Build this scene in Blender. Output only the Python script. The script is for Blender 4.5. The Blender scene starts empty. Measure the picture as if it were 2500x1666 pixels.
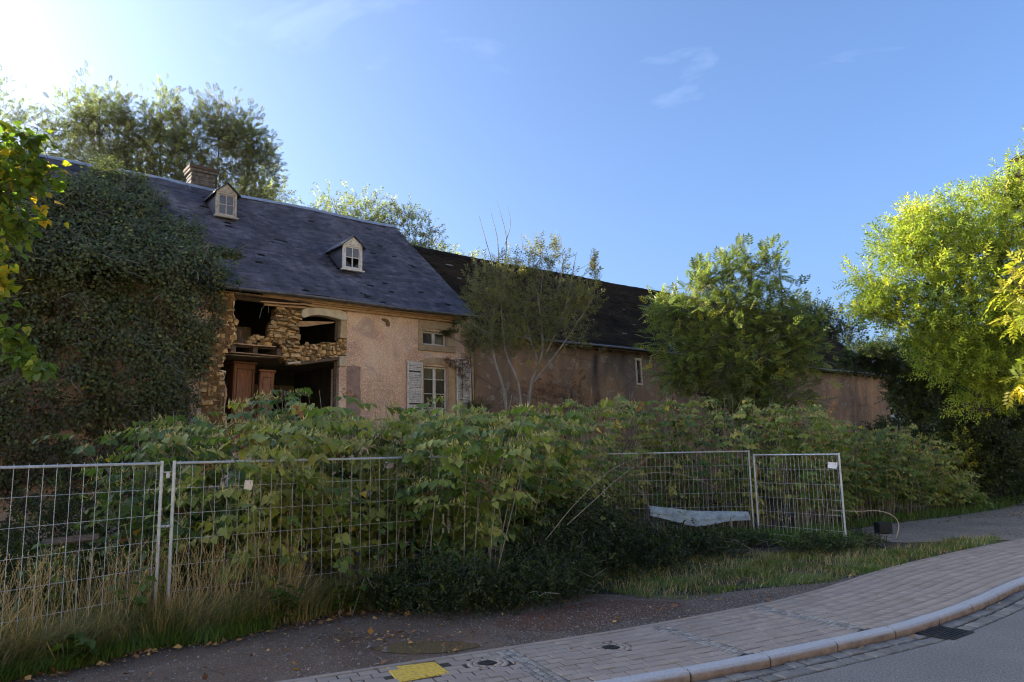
import bpy, bmesh, math, random
import numpy as np
from mathutils import Vector, Matrix
from mathutils.geometry import tessellate_polygon

R = math.radians
scene = bpy.context.scene
COL = scene.collection
rng = np.random.default_rng(7)
random.seed(7)

# ------------------------------------------------------------------ camera
cam_d = bpy.data.cameras.new('camera')
cam = bpy.data.objects.new('camera', cam_d)
COL.objects.link(cam)
scene.camera = cam
cam_d.sensor_fit = 'HORIZONTAL'
cam_d.sensor_width = 36.0
cam_d.lens = 36.0 * 1805.0 / 2500.0
cam_d.clip_start = 0.05
cam_d.clip_end = 2000.0
PITCH, ROLL = R(8.471), 0.02
_r = Vector((1, 0, 0)); _u = Vector((0, -math.sin(PITCH), math.cos(PITCH))); _f = Vector((0, math.cos(PITCH), math.sin(PITCH)))
_rc = math.cos(ROLL) * _r - math.sin(ROLL) * _u
_uc = math.sin(ROLL) * _r + math.cos(ROLL) * _u
cam.matrix_world = Matrix(((_rc.x, _uc.x, -_f.x, 0), (_rc.y, _uc.y, -_f.y, 0), (_rc.z, _uc.z, -_f.z, 2.1), (0, 0, 0, 1)))

# ------------------------------------------------------------------ sky, sun, exposure
SUN_EL, SUN_AZ = R(19), R(-78)          # azimuth measured from +Y, negative to the left of the view
world = bpy.data.worlds.new('World')
scene.world = world
world.use_nodes = True
nt = world.node_tree
nt.nodes.clear()
w_out = nt.nodes.new('ShaderNodeOutputWorld')
w_bg = nt.nodes.new('ShaderNodeBackground')
sky = nt.nodes.new('ShaderNodeTexSky')
sky.sky_type = 'NISHITA'
sky.sun_disc = False
sky.sun_elevation = SUN_EL
sky.sun_rotation = SUN_AZ
sky.altitude = 200
sky.air_density = 0.8
sky.dust_density = 6.0
sky.ozone_density = 5.0
# thin cirrus, spread evenly over the whole sky
tc = nt.nodes.new('ShaderNodeTexCoord')
mp = nt.nodes.new('ShaderNodeMapping'); mp.inputs['Scale'].default_value = (2.2, 2.2, 7.0); mp.inputs['Rotation'].default_value = (0.0, 0.25, 0.3)
nz = nt.nodes.new('ShaderNodeTexNoise'); nz.inputs['Scale'].default_value = 1.6; nz.inputs['Detail'].default_value = 8; nz.inputs['Roughness'].default_value = 0.55; nz.inputs['Distortion'].default_value = 0.5
rp = nt.nodes.new('ShaderNodeValToRGB')
rp.color_ramp.elements[0].position = 0.60; rp.color_ramp.elements[0].color = (0, 0, 0, 1)
rp.color_ramp.elements[1].position = 0.80; rp.color_ramp.elements[1].color = (0.08, 0.08, 0.08, 1)
mx = nt.nodes.new('ShaderNodeMixRGB'); mx.blend_type = 'MIX'; mx.inputs[2].default_value = (7.0, 7.6, 8.4, 1)
L = nt.links.new
L(tc.outputs['Generated'], mp.inputs['Vector']); L(mp.outputs['Vector'], nz.inputs['Vector']); L(nz.outputs['Fac'], rp.inputs['Fac'])
L(rp.outputs['Color'], mx.inputs[0]); L(sky.outputs['Color'], mx.inputs[1]); L(mx.outputs['Color'], w_bg.inputs['Color'])
w_bg.inputs['Strength'].default_value = 0.10
L(w_bg.outputs['Background'], w_out.inputs['Surface'])

sun_d = bpy.data.lights.new('sun', 'SUN')
sun_d.energy = 5.0
sun_d.angle = R(0.5)
sun_d.color = (1.0, 0.88, 0.70)
sun = bpy.data.objects.new('sun', sun_d)
COL.objects.link(sun)
sun_vec = Vector((math.sin(SUN_AZ) * math.cos(SUN_EL), math.cos(SUN_AZ) * math.cos(SUN_EL), math.sin(SUN_EL)))
sun.rotation_euler = (-sun_vec).to_track_quat('-Z', 'Y').to_euler()
sun.location = (0, 0, 40)

scene.view_settings.view_transform = 'Standard'
scene.view_settings.look = 'None'
scene.view_settings.gamma = 1.0
scene.view_settings.exposure = 2.12
scene.view_settings.use_curve_mapping = False
scene.render.engine = 'CYCLES'
scene.cycles.max_bounces = 8
scene.cycles.diffuse_bounces = 4
scene.cycles.transmission_bounces = 4
scene.cycles.transparent_max_bounces = 4
scene.cycles.use_denoising = True
scene.cycles.filter_width = 1.15

# ------------------------------------------------------------------ materials
def newmat(name):
    m = bpy.data.materials.new(name); m.use_nodes = True
    t = m.node_tree
    return m, t, t.nodes['Principled BSDF']

def ramp(t, src, stops):
    n = t.nodes.new('ShaderNodeValToRGB'); e = n.color_ramp.elements
    while len(e) < len(stops): e.new(0.5)
    for k, (p, c) in enumerate(stops):
        e[k].position = p; e[k].color = (*c, 1)
    t.links.new(src, n.inputs['Fac'])
    return n.outputs['Color']

def noise(t, scale, detail=4, rough=0.55, vec=None, dist=0.0):
    n = t.nodes.new('ShaderNodeTexNoise')
    n.inputs['Scale'].default_value = scale; n.inputs['Detail'].default_value = detail
    n.inputs['Roughness'].default_value = rough; n.inputs['Distortion'].default_value = dist
    if vec is None: vec = geo(t)
    t.links.new(vec, n.inputs['Vector'])
    return n.outputs['Fac']

def geo(t):
    for n in t.nodes:
        if n.name == 'pos': return n.outputs['Position']
    n = t.nodes.new('ShaderNodeNewGeometry'); n.name = 'pos'
    return n.outputs['Position']

def scaled(t, sx, sy, sz, rz=0.0, src=None):
    n = t.nodes.new('ShaderNodeMapping')
    n.inputs['Scale'].default_value = (sx, sy, sz); n.inputs['Rotation'].default_value = (0, 0, rz)
    t.links.new(src or geo(t), n.inputs['Vector'])
    return n.outputs['Vector']

def objco(t):
    n = t.nodes.new('ShaderNodeTexCoord')
    return n.outputs['Object']

def mixc(t, fac, a, b, mode='MIX'):
    n = t.nodes.new('ShaderNodeMixRGB'); n.blend_type = mode
    for k, v in ((0, fac), (1, a), (2, b)):
        if isinstance(v, (int, float)): n.inputs[k].default_value = v if k == 0 else (v, v, v, 1)
        elif isinstance(v, tuple): n.inputs[k].default_value = (*v, 1)
        else: t.links.new(v, n.inputs[k])
    return n.outputs['Color']

def bump(t, b, src, strength=0.4, dist=0.02):
    n = t.nodes.new('ShaderNodeBump'); n.inputs['Strength'].default_value = strength; n.inputs['Distance'].default_value = dist
    t.links.new(src, n.inputs['Height']); t.links.new(n.outputs['Normal'], b.inputs['Normal'])

def objrand(t):
    n = t.nodes.new('ShaderNodeObjectInfo'); return n.outputs['Random']

def attr(t, name='tint'):
    n = t.nodes.new('ShaderNodeAttribute'); n.attribute_name = name; return n.outputs['Fac']

def val(c, k): return tuple(x * k for x in c)

def pbr(name, c1, c2, scale=6, rough=0.8, bs=40, bd=0.01, bstr=0.5, rnd=0.0, tint=0.0, c3=None, metal=0.0, spec=0.3, vec=None):
    """two or three tones by noise, fine relief, optional variation per object or per piece"""
    m, t, b = newmat(name)
    v = vec(t) if vec else None
    f = noise(t, scale, 6, 0.62, v)
    st = [(0.33, c1), (0.67, c2)] if c3 is None else [(0.28, c1), (0.5, c2), (0.72, c3)]
    c = ramp(t, f, st)
    if rnd:
        c = mixc(t, 1.0, c, ramp(t, objrand(t), [(0.0, (1 - rnd,) * 3), (0.5, (1, 1, 1)), (1.0, (1 + rnd * 0.8, 1 + rnd * 0.7, 1 + rnd * 0.55))]), 'MULTIPLY')
    if tint:
        c = mixc(t, 1.0, c, ramp(t, attr(t), [(0.0, (1 - tint,) * 3), (0.5, (1, 1, 1)), (1.0, (1 + tint * 0.9,) * 3)]), 'MULTIPLY')
    t.links.new(c, b.inputs['Base Color'])
    b.inputs['Roughness'].default_value = rough; b.inputs['Metallic'].default_value = metal
    b.inputs['Specular IOR Level'].default_value = spec
    bump(t, b, noise(t, bs, 5, 0.65, v), bstr, bd)
    return m

def leafmat(name, stops, trans=0.38, rough=0.5, boost=1.7, k=1.75):
    stops = [(p, tuple(min(0.6, c * k * w) for c, w in zip(col, (1.06, 1.0, 0.85)))) for p, col in stops]
    m, t, b = newmat(name)
    c = ramp(t, attr(t), stops)
    c = mixc(t, 1.0, c, ramp(t, noise(t, 9, 2), [(0.3, (0.86, 0.88, 0.9)), (0.7, (1.12, 1.1, 1.0))]), 'MULTIPLY')
    t.links.new(c, b.inputs['Base Color'])
    b.inputs['Roughness'].default_value = rough; b.inputs['Specular IOR Level'].default_value = 0.35
    tr = t.nodes.new('ShaderNodeBsdfTranslucent')
    t.links.new(mixc(t, 1.0, c, (boost * 1.0, boost * 1.1, boost * 0.68), 'MULTIPLY'), tr.inputs['Color'])
    ms = t.nodes.new('ShaderNodeMixShader'); ms.inputs[0].default_value = trans
    t.links.new(b.outputs[0], ms.inputs[1]); t.links.new(tr.outputs[0], ms.inputs[2])
    t.links.new(ms.outputs[0], t.nodes['Material Output'].inputs['Surface'])
    return m

M = {}
# house plaster: pink-ochre roughcast with pale worn flecks and grey weathering high up
m, t, b = newmat('pink_roughcast'); M['plaster'] = m
big = noise(t, 0.9, 5, 0.6, dist=0.4)
c = ramp(t, big, [(0.32, (0.42, 0.230, 0.145)), (0.5, (0.56, 0.358, 0.232)), (0.68, (0.66, 0.485, 0.35))])
fine = noise(t, 26, 5, 0.75)
c = mixc(t, ramp(t, fine, [(0.49, (0, 0, 0)), (0.60, (0.9,) * 3)]), c, (0.76, 0.59, 0.47))
c = mixc(t, ramp(t, noise(t, 42, 3, 0.7), [(0.58, (0, 0, 0)), (0.68, (0.7,) * 3)]), c, (0.22, 0.11, 0.06))
c = mixc(t, ramp(t, noise(t, 1.7, 6, 0.7, dist=0.8), [(0.52, (0, 0, 0)), (0.64, (0.7,) * 3)]), c, (0.34, 0.255, 0.22))
t.links.new(c, b.inputs['Base Color']); b.inputs['Roughness'].default_value = 0.95
bump(t, b, noise(t, 45, 5, 0.75), 0.9, 0.02)
M['patch'] = pbr('brown_cement_patch', (0.18, 0.11, 0.085), (0.27, 0.18, 0.15), 5, 0.95, 60, 0.006, c3=(0.33, 0.22, 0.18))
# barn render: brown ochre, streaked
m, t, b = newmat('barn_render'); M['barnwall'] = m
c = ramp(t, noise(t, 0.55, 6, 0.62, dist=0.5), [(0.32, (0.12, 0.085, 0.058)), (0.46, (0.20, 0.13, 0.08)), (0.56, (0.28, 0.16, 0.08)), (0.7, (0.33, 0.225, 0.14))])
st = noise(t, 1.0, 6, 0.65, scaled(t, 1.6, 1.6, 0.16))
c = mixc(t, ramp(t, st, [(0.46, (0, 0, 0)), (0.62, (0.6,) * 3)]), c, (0.13, 0.095, 0.082))
c = mixc(t, ramp(t, noise(t, 3.2, 7, 0.72, dist=0.6), [(0.575, (0, 0, 0)), (0.595, (0.6,) * 3)]), c, (0.33, 0.27, 0.20))
vo = t.nodes.new('ShaderNodeTexVoronoi'); vo.feature = 'DISTANCE_TO_EDGE'; vo.inputs['Scale'].default_value = 0.55; t.links.new(mixc(t, 0.12, geo(t), noise(t, 2.0, 5, 0.7)), vo.inputs['Vector'])
c = mixc(t, ramp(t, vo.outputs['Distance'], [(0.0, (0.6,) * 3), (0.012, (0, 0, 0))]), c, (0.05, 0.035, 0.028))
c = mixc(t, attr(t, 'stain_band'), c, (0.022, 0.02, 0.022))
t.links.new(c, b.inputs['Base Color']); b.inputs['Roughness'].default_value = 0.95
bump(t, b, noise(t, 14, 6, 0.7), 0.7, 0.02)
M['sandstone'] = pbr('yellow_sandstone', (0.22, 0.145, 0.08), (0.36, 0.26, 0.155), 4, 0.9, 30, 0.012, c3=(0.42, 0.32, 0.21), rnd=0.12)
M['palestone'] = pbr('pale_dressed_stone', (0.33, 0.27, 0.18), (0.46, 0.39, 0.28), 4, 0.9, 30, 0.01, c3=(0.52, 0.46, 0.36))
M['rubble'] = pbr('ochre_rubble_stone', (0.22, 0.125, 0.052), (0.42, 0.27, 0.125), 9, 0.95, 28, 0.04, 1.0, rnd=0.55, c3=(0.55, 0.42, 0.26))
M['core'] = pbr('clay_mortar', (0.10, 0.06, 0.028), (0.24, 0.14, 0.06), 9, 1.0, 25, 0.05, 1.0)
M['slate'] = pbr('blue_slate', (0.042, 0.046, 0.068), (0.066, 0.071, 0.098), 1.3, 0.62, 30, 0.008, 0.5, tint=0.5, c3=(0.098, 0.102, 0.132), spec=0.4)
t = M['slate'].node_tree; b = t.nodes['Principled BSDF']
_c = b.inputs['Base Color'].links[0].from_socket
_v = scaled(t, 1.5, 0.10, 1.0, src=objco(t))
_c = mixc(t, 1.0, _c, ramp(t, noise(t, 1.0, 6, 0.6, _v), [(0.34, (0.62, 0.62, 0.68)), (0.52, (1.0, 0.98, 1.06)), (0.68, (1.45, 1.42, 1.42))]), 'MULTIPLY')
t.links.new(_c, b.inputs['Base Color'])
M['underlay'] = pbr('roof_underlay', (0.012, 0.012, 0.014), (0.02, 0.02, 0.022), 3, 0.95)
M['bartile'] = pbr('mossy_dark_tile', (0.012, 0.009, 0.007), (0.024, 0.018, 0.012), 0.8, 0.95, 25, 0.02, 0.8, tint=0.5, c3=(0.038, 0.030, 0.018), spec=0.12)
M['zinc'] = pbr('weathered_zinc', (0.09, 0.09, 0.10), (0.16, 0.16, 0.17), 5, 0.55, 30, 0.002, 0.2, metal=0.5)
M['ridge'] = pbr('lead_ridge', (0.16, 0.19, 0.24), (0.28, 0.31, 0.37), 5, 0.5, 20, 0.004, 0.3)
M['wood'] = pbr('weathered_timber', (0.15, 0.085, 0.045), (0.34, 0.21, 0.12), 5, 0.85, 30, 0.01, 0.6, rnd=0.2, c3=(0.42, 0.29, 0.18), vec=lambda t: scaled(t, 1, 1, 9))
M['darkwood'] = pbr('dark_old_timber', (0.05, 0.035, 0.025), (0.14, 0.10, 0.07), 6, 0.9, 30, 0.01, 0.6, rnd=0.25, vec=lambda t: scaled(t, 1, 1, 7))
m, t, b = newmat('flaking_white_paint'); M['white'] = m
c = ramp(t, noise(t, 9, 8, 0.75, scaled(t, 2.2, 2.2, 1)), [(0.32, (0.15, 0.12, 0.10)), (0.42, (0.40, 0.375, 0.35)), (0.60, (0.60, 0.575, 0.54))])
t.links.new(c, b.inputs['Base Color']); b.inputs['Roughness'].default_value = 0.8
bump(t, b, noise(t, 30, 6, 0.7), 0.6, 0.006)
M['grey'] = pbr('weathered_grey_paint', (0.17, 0.15, 0.13), (0.34, 0.31, 0.275), 12, 0.85, 40, 0.006, 0.6, c3=(0.44, 0.41, 0.37))
M['wardrobe'] = pbr('reddish_brown_wood', (0.15, 0.062, 0.036), (0.29, 0.135, 0.08), 5, 0.6, 40, 0.004, 0.4, vec=lambda t: scaled(t, 6, 6, 0.8), rnd=0.1)
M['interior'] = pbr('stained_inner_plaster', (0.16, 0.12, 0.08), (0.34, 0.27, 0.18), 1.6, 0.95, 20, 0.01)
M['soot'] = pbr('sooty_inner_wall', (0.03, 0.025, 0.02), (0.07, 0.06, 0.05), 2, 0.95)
m, t, b = newmat('old_window_glass'); M['glass'] = m
t.links.new(ramp(t, noise(t, 3, 4), [(0.3, (0.012, 0.014, 0.018)), (0.7, (0.035, 0.04, 0.048))]), b.inputs['Base Color'])
b.inputs['Roughness'].default_value = 0.12; b.inputs['Specular IOR Level'].default_value = 0.3
bump(t, b, noise(t, 6, 2), 0.1, 0.01)
M['chimney'] = pbr('mottled_chimney_render', (0.035, 0.033, 0.031), (0.095, 0.088, 0.08), 9, 0.95, 25, 0.02, 0.8, c3=(0.17, 0.155, 0.14))
M['steel'] = pbr('galvanised_steel', (0.36, 0.38, 0.40), (0.52, 0.54, 0.56), 20, 0.5, 60, 0.001, 0.15, metal=0.35, spec=0.5)
M['wire'] = pbr('galvanised_wire', (0.40, 0.42, 0.43), (0.52, 0.54, 0.55), 20, 0.55, 60, 0.001, 0.1, metal=0.2)
M['iron'] = pbr('cast_iron', (0.02, 0.02, 0.022), (0.05, 0.047, 0.045), 12, 0.7, 60, 0.004, 0.5, metal=0.4)
M['paper'] = pbr('white_plastic_card', (0.62, 0.58, 0.58), (0.72, 0.69, 0.69), 20, 0.5, 60, 0.001, 0.1)
M['sheet'] = pbr('pale_standin_plastic', (0.14, 0.17, 0.19), (0.27, 0.33, 0.37), 4, 0.55, 9, 0.05, 0.8, c3=(0.36, 0.43, 0.48))
M['black'] = pbr('black_plastic', (0.010, 0.012, 0.014), (0.02, 0.022, 0.024), 8, 0.6)
# ground materials
m, t, b = newmat('asphalt'); M['asphalt'] = m
c = ramp(t, noise(t, 0.7, 5, 0.6), [(0.3, (0.158, 0.138, 0.122)), (0.7, (0.20, 0.177, 0.158))])
c = mixc(t, 1.0, c, ramp(t, noise(t, 48, 4, 0.85), [(0.36, (0.40,) * 3), (0.52, (1, 1, 1)), (0.66, (1.9, 1.9, 1.85))]), 'MULTIPLY')
t.links.new(c, b.inputs['Base Color']); b.inputs['Roughness'].default_value = 0.9
bump(t, b, noise(t, 130, 3, 0.8), 0.7, 0.006)
M['paver'] = pbr('concrete_paver', (0.285, 0.230, 0.184), (0.335, 0.275, 0.224), 1.6, 0.9, 160, 0.003, 0.6, rnd=0.09, tint=0.10)
M['granite'] = pbr('granite_kerb', (0.20, 0.205, 0.225), (0.30, 0.305, 0.325), 30, 0.8, 150, 0.003, 0.5, rnd=0.10)
M['sett'] = pbr('grey_sett', (0.18, 0.165, 0.145), (0.27, 0.25, 0.22), 8, 0.85, 90, 0.005, 0.6, rnd=0.25, tint=0.25)
M['palesett'] = pbr('pale_small_sett', (0.20, 0.18, 0.155), (0.31, 0.285, 0.25), 9, 0.9, 90, 0.004, 0.6, tint=0.3)
M['joint'] = pbr('dark_joint_sand', (0.03, 0.025, 0.02), (0.055, 0.046, 0.038), 30, 1.0, 80, 0.004)
m, t, b = newmat('worn_yellow_paint'); M['yellow'] = m
c = ramp(t, noise(t, 24, 7, 0.75, scaled(t, 1, 3.2, 1, 0.5)), [(0.43, (0.16, 0.13, 0.09)), (0.46, (0.58, 0.36, 0.03)), (0.6, (0.72, 0.48, 0.045))])
t.links.new(c, b.inputs['Base Color']); b.inputs['Roughness'].default_value = 0.75
bump(t, b, noise(t, 60, 5, 0.7), 0.5, 0.006)
m, t, b = newmat('trodden_dirt_and_grit'); M['dirt'] = m
c = ramp(t, noise(t, 0.8, 6, 0.65, dist=0.5), [(0.30, (0.066, 0.036, 0.018)), (0.5, (0.112, 0.071, 0.043)), (0.7, (0.150, 0.107, 0.072))])
c = mixc(t, 1.0, c, ramp(t, noise(t, 60, 3, 0.85), [(0.36, (0.45,) * 3), (0.5, (1, 1, 1)), (0.64, (1.9, 1.85, 1.8))]), 'MULTIPLY')
c = mixc(t, ramp(t, noise(t, 34, 3, 0.8), [(0.62, (0, 0, 0)), (0.70, (0.7,) * 3)]), c, (0.24, 0.22, 0.20))
c = mixc(t, ramp(t, noise(t, 3.5, 5, 0.7), [(0.56, (0, 0, 0)), (0.66, (0.7,) * 3)]), c, (0.10, 0.055, 0.035))
t.links.new(c, b.inputs['Base Color']); b.inputs['Roughness'].default_value = 0.95
bump(t, b, noise(t, 40, 6, 0.75), 0.9, 0.02)
m, t, b = newmat('grey_gravel'); M['gravel'] = m
c = ramp(t, noise(t, 0.6, 5, 0.6), [(0.3, (0.15, 0.12, 0.092)), (0.7, (0.24, 0.20, 0.16))])
c = mixc(t, 1.0, c, ramp(t, noise(t, 70, 3, 0.8), [(0.38, (0.35,) * 3), (0.5, (1, 1, 1)), (0.66, (2.3, 2.25, 2.2))]), 'MULTIPLY')
t.links.new(c, b.inputs['Base Color']); b.inputs['Roughness'].default_value = 0.95
bump(t, b, noise(t, 70, 3, 0.8), 0.9, 0.02)
M['bounce_meadow'] = pbr('dry_bounce_meadow', (0.20, 0.19, 0.09), (0.30, 0.26, 0.14), 0.4, 1.0, 8, 0.05, c3=(0.36, 0.31, 0.18))  # pale tone picked so the unseen ground bounces warm light
M['bounce_stubble'] = pbr('bounce_stubble_field', (0.30, 0.25, 0.14), (0.38, 0.325, 0.20), 0.15, 1.0, 3, 0.1, c3=(0.43, 0.37, 0.24))  # for the added slope that reflects sunlight from out of view
M['litter'] = pbr('rust_brown_standin', (0.060, 0.026, 0.014), (0.125, 0.058, 0.032), 22, 1.0, 50, 0.02, 1.0, c3=(0.19, 0.11, 0.07))
M['soil'] = pbr('dark_soil_and_litter', (0.016, 0.014, 0.010), (0.04, 0.032, 0.022), 3, 1.0, 30, 0.03, 0.9, c3=(0.055, 0.04, 0.025))
M['pebble'] = pbr('pebbles', (0.14, 0.122, 0.107), (0.25, 0.225, 0.20), 15, 0.9, 90, 0.004, tint=0.6)
m, t, b = newmat('muddy_water'); M['water'] = m
b.inputs['Base Color'].default_value = (0.15, 0.105, 0.055, 1); b.inputs['Roughness'].default_value = 0.08
bump(t, b, noise(t, 8, 2), 0.05, 0.01)
# plants
M['bark'] = pbr('grey_bark', (0.05, 0.042, 0.034), (0.12, 0.105, 0.09), 9, 0.95, 40, 0.02, 0.8, vec=lambda t: scaled(t, 1, 1, 0.35))
M['palebark'] = pbr('pale_grey_bark', (0.13, 0.115, 0.095), (0.24, 0.215, 0.185), 9, 0.9, 40, 0.01, 0.6, vec=lambda t: scaled(t, 1, 1, 0.35))
M['cane'] = pbr('dead_pale_stem', (0.16, 0.14, 0.10), (0.32, 0.29, 0.23), 12, 0.9, 40, 0.004)
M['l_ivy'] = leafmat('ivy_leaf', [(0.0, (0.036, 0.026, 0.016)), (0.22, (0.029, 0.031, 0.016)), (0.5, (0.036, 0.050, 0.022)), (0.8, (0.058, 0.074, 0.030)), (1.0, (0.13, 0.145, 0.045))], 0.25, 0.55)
M['l_ash'] = leafmat('ash_leaf', [(0.0, (0.034, 0.050, 0.019)), (0.5, (0.060, 0.084, 0.028)), (0.85, (0.105, 0.128, 0.036)), (1.0, (0.17, 0.16, 0.03))], 0.40)
M['l_back'] = leafmat('grey_green_ash_leaf', [(0.0, (0.056, 0.052, 0.038)), (0.2, (0.056, 0.064, 0.042)), (0.65, (0.086, 0.108, 0.062)), (1.0, (0.140, 0.150, 0.066))], 0.45, boost=1.5, k=2.1)  # grey-green leaf tone of the trees behind the roof
M['l_hazel'] = leafmat('hazel_leaf', [(0.0, (0.032, 0.055, 0.010)), (0.55, (0.06, 0.10, 0.014)), (0.85, (0.15, 0.155, 0.016)), (1.0, (0.26, 0.18, 0.016))], 0.45)
M['l_willow'] = leafmat('sallow_leaf', [(0.0, (0.038, 0.040, 0.020)), (0.5, (0.068, 0.074, 0.034)), (0.85, (0.088, 0.095, 0.034)), (1.0, (0.14, 0.115, 0.04))], 0.35)
M['l_bright'] = leafmat('yellow_green_leaf', [(0.0, (0.055, 0.085, 0.016)), (0.4, (0.125, 0.160, 0.026)), (0.75, (0.19, 0.205, 0.028)), (1.0, (0.25, 0.23, 0.035))], 0.48, k=1.95)
M['l_gold'] = leafmat('golden_leaf', [(0.0, (0.09, 0.115, 0.018)), (0.5, (0.16, 0.16, 0.018)), (0.85, (0.24, 0.19, 0.016)), (1.0, (0.33, 0.22, 0.014))], 0.45)
M['l_dark'] = leafmat('dark_shade_leaf', [(0.0, (0.008, 0.013, 0.006)), (0.6, (0.020, 0.031, 0.012)), (1.0, (0.045, 0.06, 0.016))], 0.25, 0.45)  # dark leaf tone, undergrowth shade is put into it too
M['l_knot'] = leafmat('knotweed_leaf', [(0.0, (0.026, 0.052, 0.017)), (0.4, (0.066, 0.104, 0.024)), (0.75, (0.135, 0.152, 0.040)), (0.97, (0.185, 0.178, 0.048)), (1.0, (0.26, 0.20, 0.035))], 0.35)
M['l_brown'] = leafmat('withered_leaf', [(0.0, (0.045, 0.022, 0.014)), (1.0, (0.17, 0.085, 0.045))], 0.2)
M['plume'] = leafmat('cream_flower_plume', [(0.0, (0.20, 0.20, 0.085)), (1.0, (0.42, 0.38, 0.20))], 0.3, 0.8, 1.1, k=1.2)
M['g_green'] = leafmat('green_grass', [(0.0, (0.022, 0.042, 0.010)), (0.6, (0.05, 0.082, 0.018)), (1.0, (0.12, 0.115, 0.035))], 0.35, k=2.3)
M['g_dry'] = leafmat('dry_grass', [(0.0, (0.045, 0.065, 0.022)), (0.3, (0.085, 0.085, 0.036)), (0.45, (0.14, 0.105, 0.055)), (0.7, (0.21, 0.145, 0.08)), (1.0, (0.30, 0.235, 0.15))], 0.3, 0.7, 1.2, k=2.2)
M['l_fallen'] = leafmat('fallen_leaf', [(0.0, (0.05, 0.025, 0.015)), (0.6, (0.14, 0.07, 0.035)), (1.0, (0.28, 0.17, 0.06))], 0.1)

# ------------------------------------------------------------------ object helpers
def tag(o, label=None, cat=None, group=None, kind=None):
    if label: o['label'] = label
    if cat: o['category'] = cat
    if group: o['group'] = group
    if kind: o['kind'] = kind
    return o

def link(name, data, parent=None):
    o = bpy.data.objects.new(name, data); COL.objects.link(o)
    if parent is not None: o.parent = parent
    return o

def empty(name, loc=(0, 0, 0), rz=0.0):
    o = bpy.data.objects.new(name, None); COL.objects.link(o)
    o.location = loc; o.rotation_euler = (0, 0, rz); o.empty_display_size = 0.3
    return o

def np_mesh(name, V, F, mats, tint=None, midx=None, smooth=False, attrs=None):
    """V (n,3); F list of index arrays (m,3) or (m,4)"""
    if isinstance(F, np.ndarray): F = [F]
    me = bpy.data.meshes.new(name)
    V = np.ascontiguousarray(V, np.float32)
    me.vertices.add(len(V)); me.vertices.foreach_set('co', V.ravel())
    nl = sum(f.size for f in F); nf = sum(len(f) for f in F)
    me.loops.add(nl); me.polygons.add(nf)
    me.loops.foreach_set('vertex_index', np.concatenate([f.ravel() for f in F]).astype(np.int32))
    tot = np.concatenate([np.full(len(f), f.shape[1]) for f in F]).astype(np.int32)
    me.polygons.foreach_set('loop_start', np.concatenate([[0], np.cumsum(tot)[:-1]]).astype(np.int32))
    me.polygons.foreach_set('loop_total', tot)
    if not isinstance(mats, (list, tuple)): mats = [mats]
    for x in mats: me.materials.append(x)
    if midx is not None: me.polygons.foreach_set('material_index', midx.astype(np.int32))
    if smooth: me.polygons.foreach_set('use_smooth', np.ones(nf, bool))
    if tint is not None:
        a = me.attributes.new('tint', 'FLOAT', 'POINT'); a.data.foreach_set('value', np.clip(tint, 0, 1).astype(np.float32))
    for k, v in (attrs or {}).items():
        a = me.attributes.new(k, 'FLOAT', 'POINT'); a.data.foreach_set('value', v.astype(np.float32))
    me.update(calc_edges=True)
    return me

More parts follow.
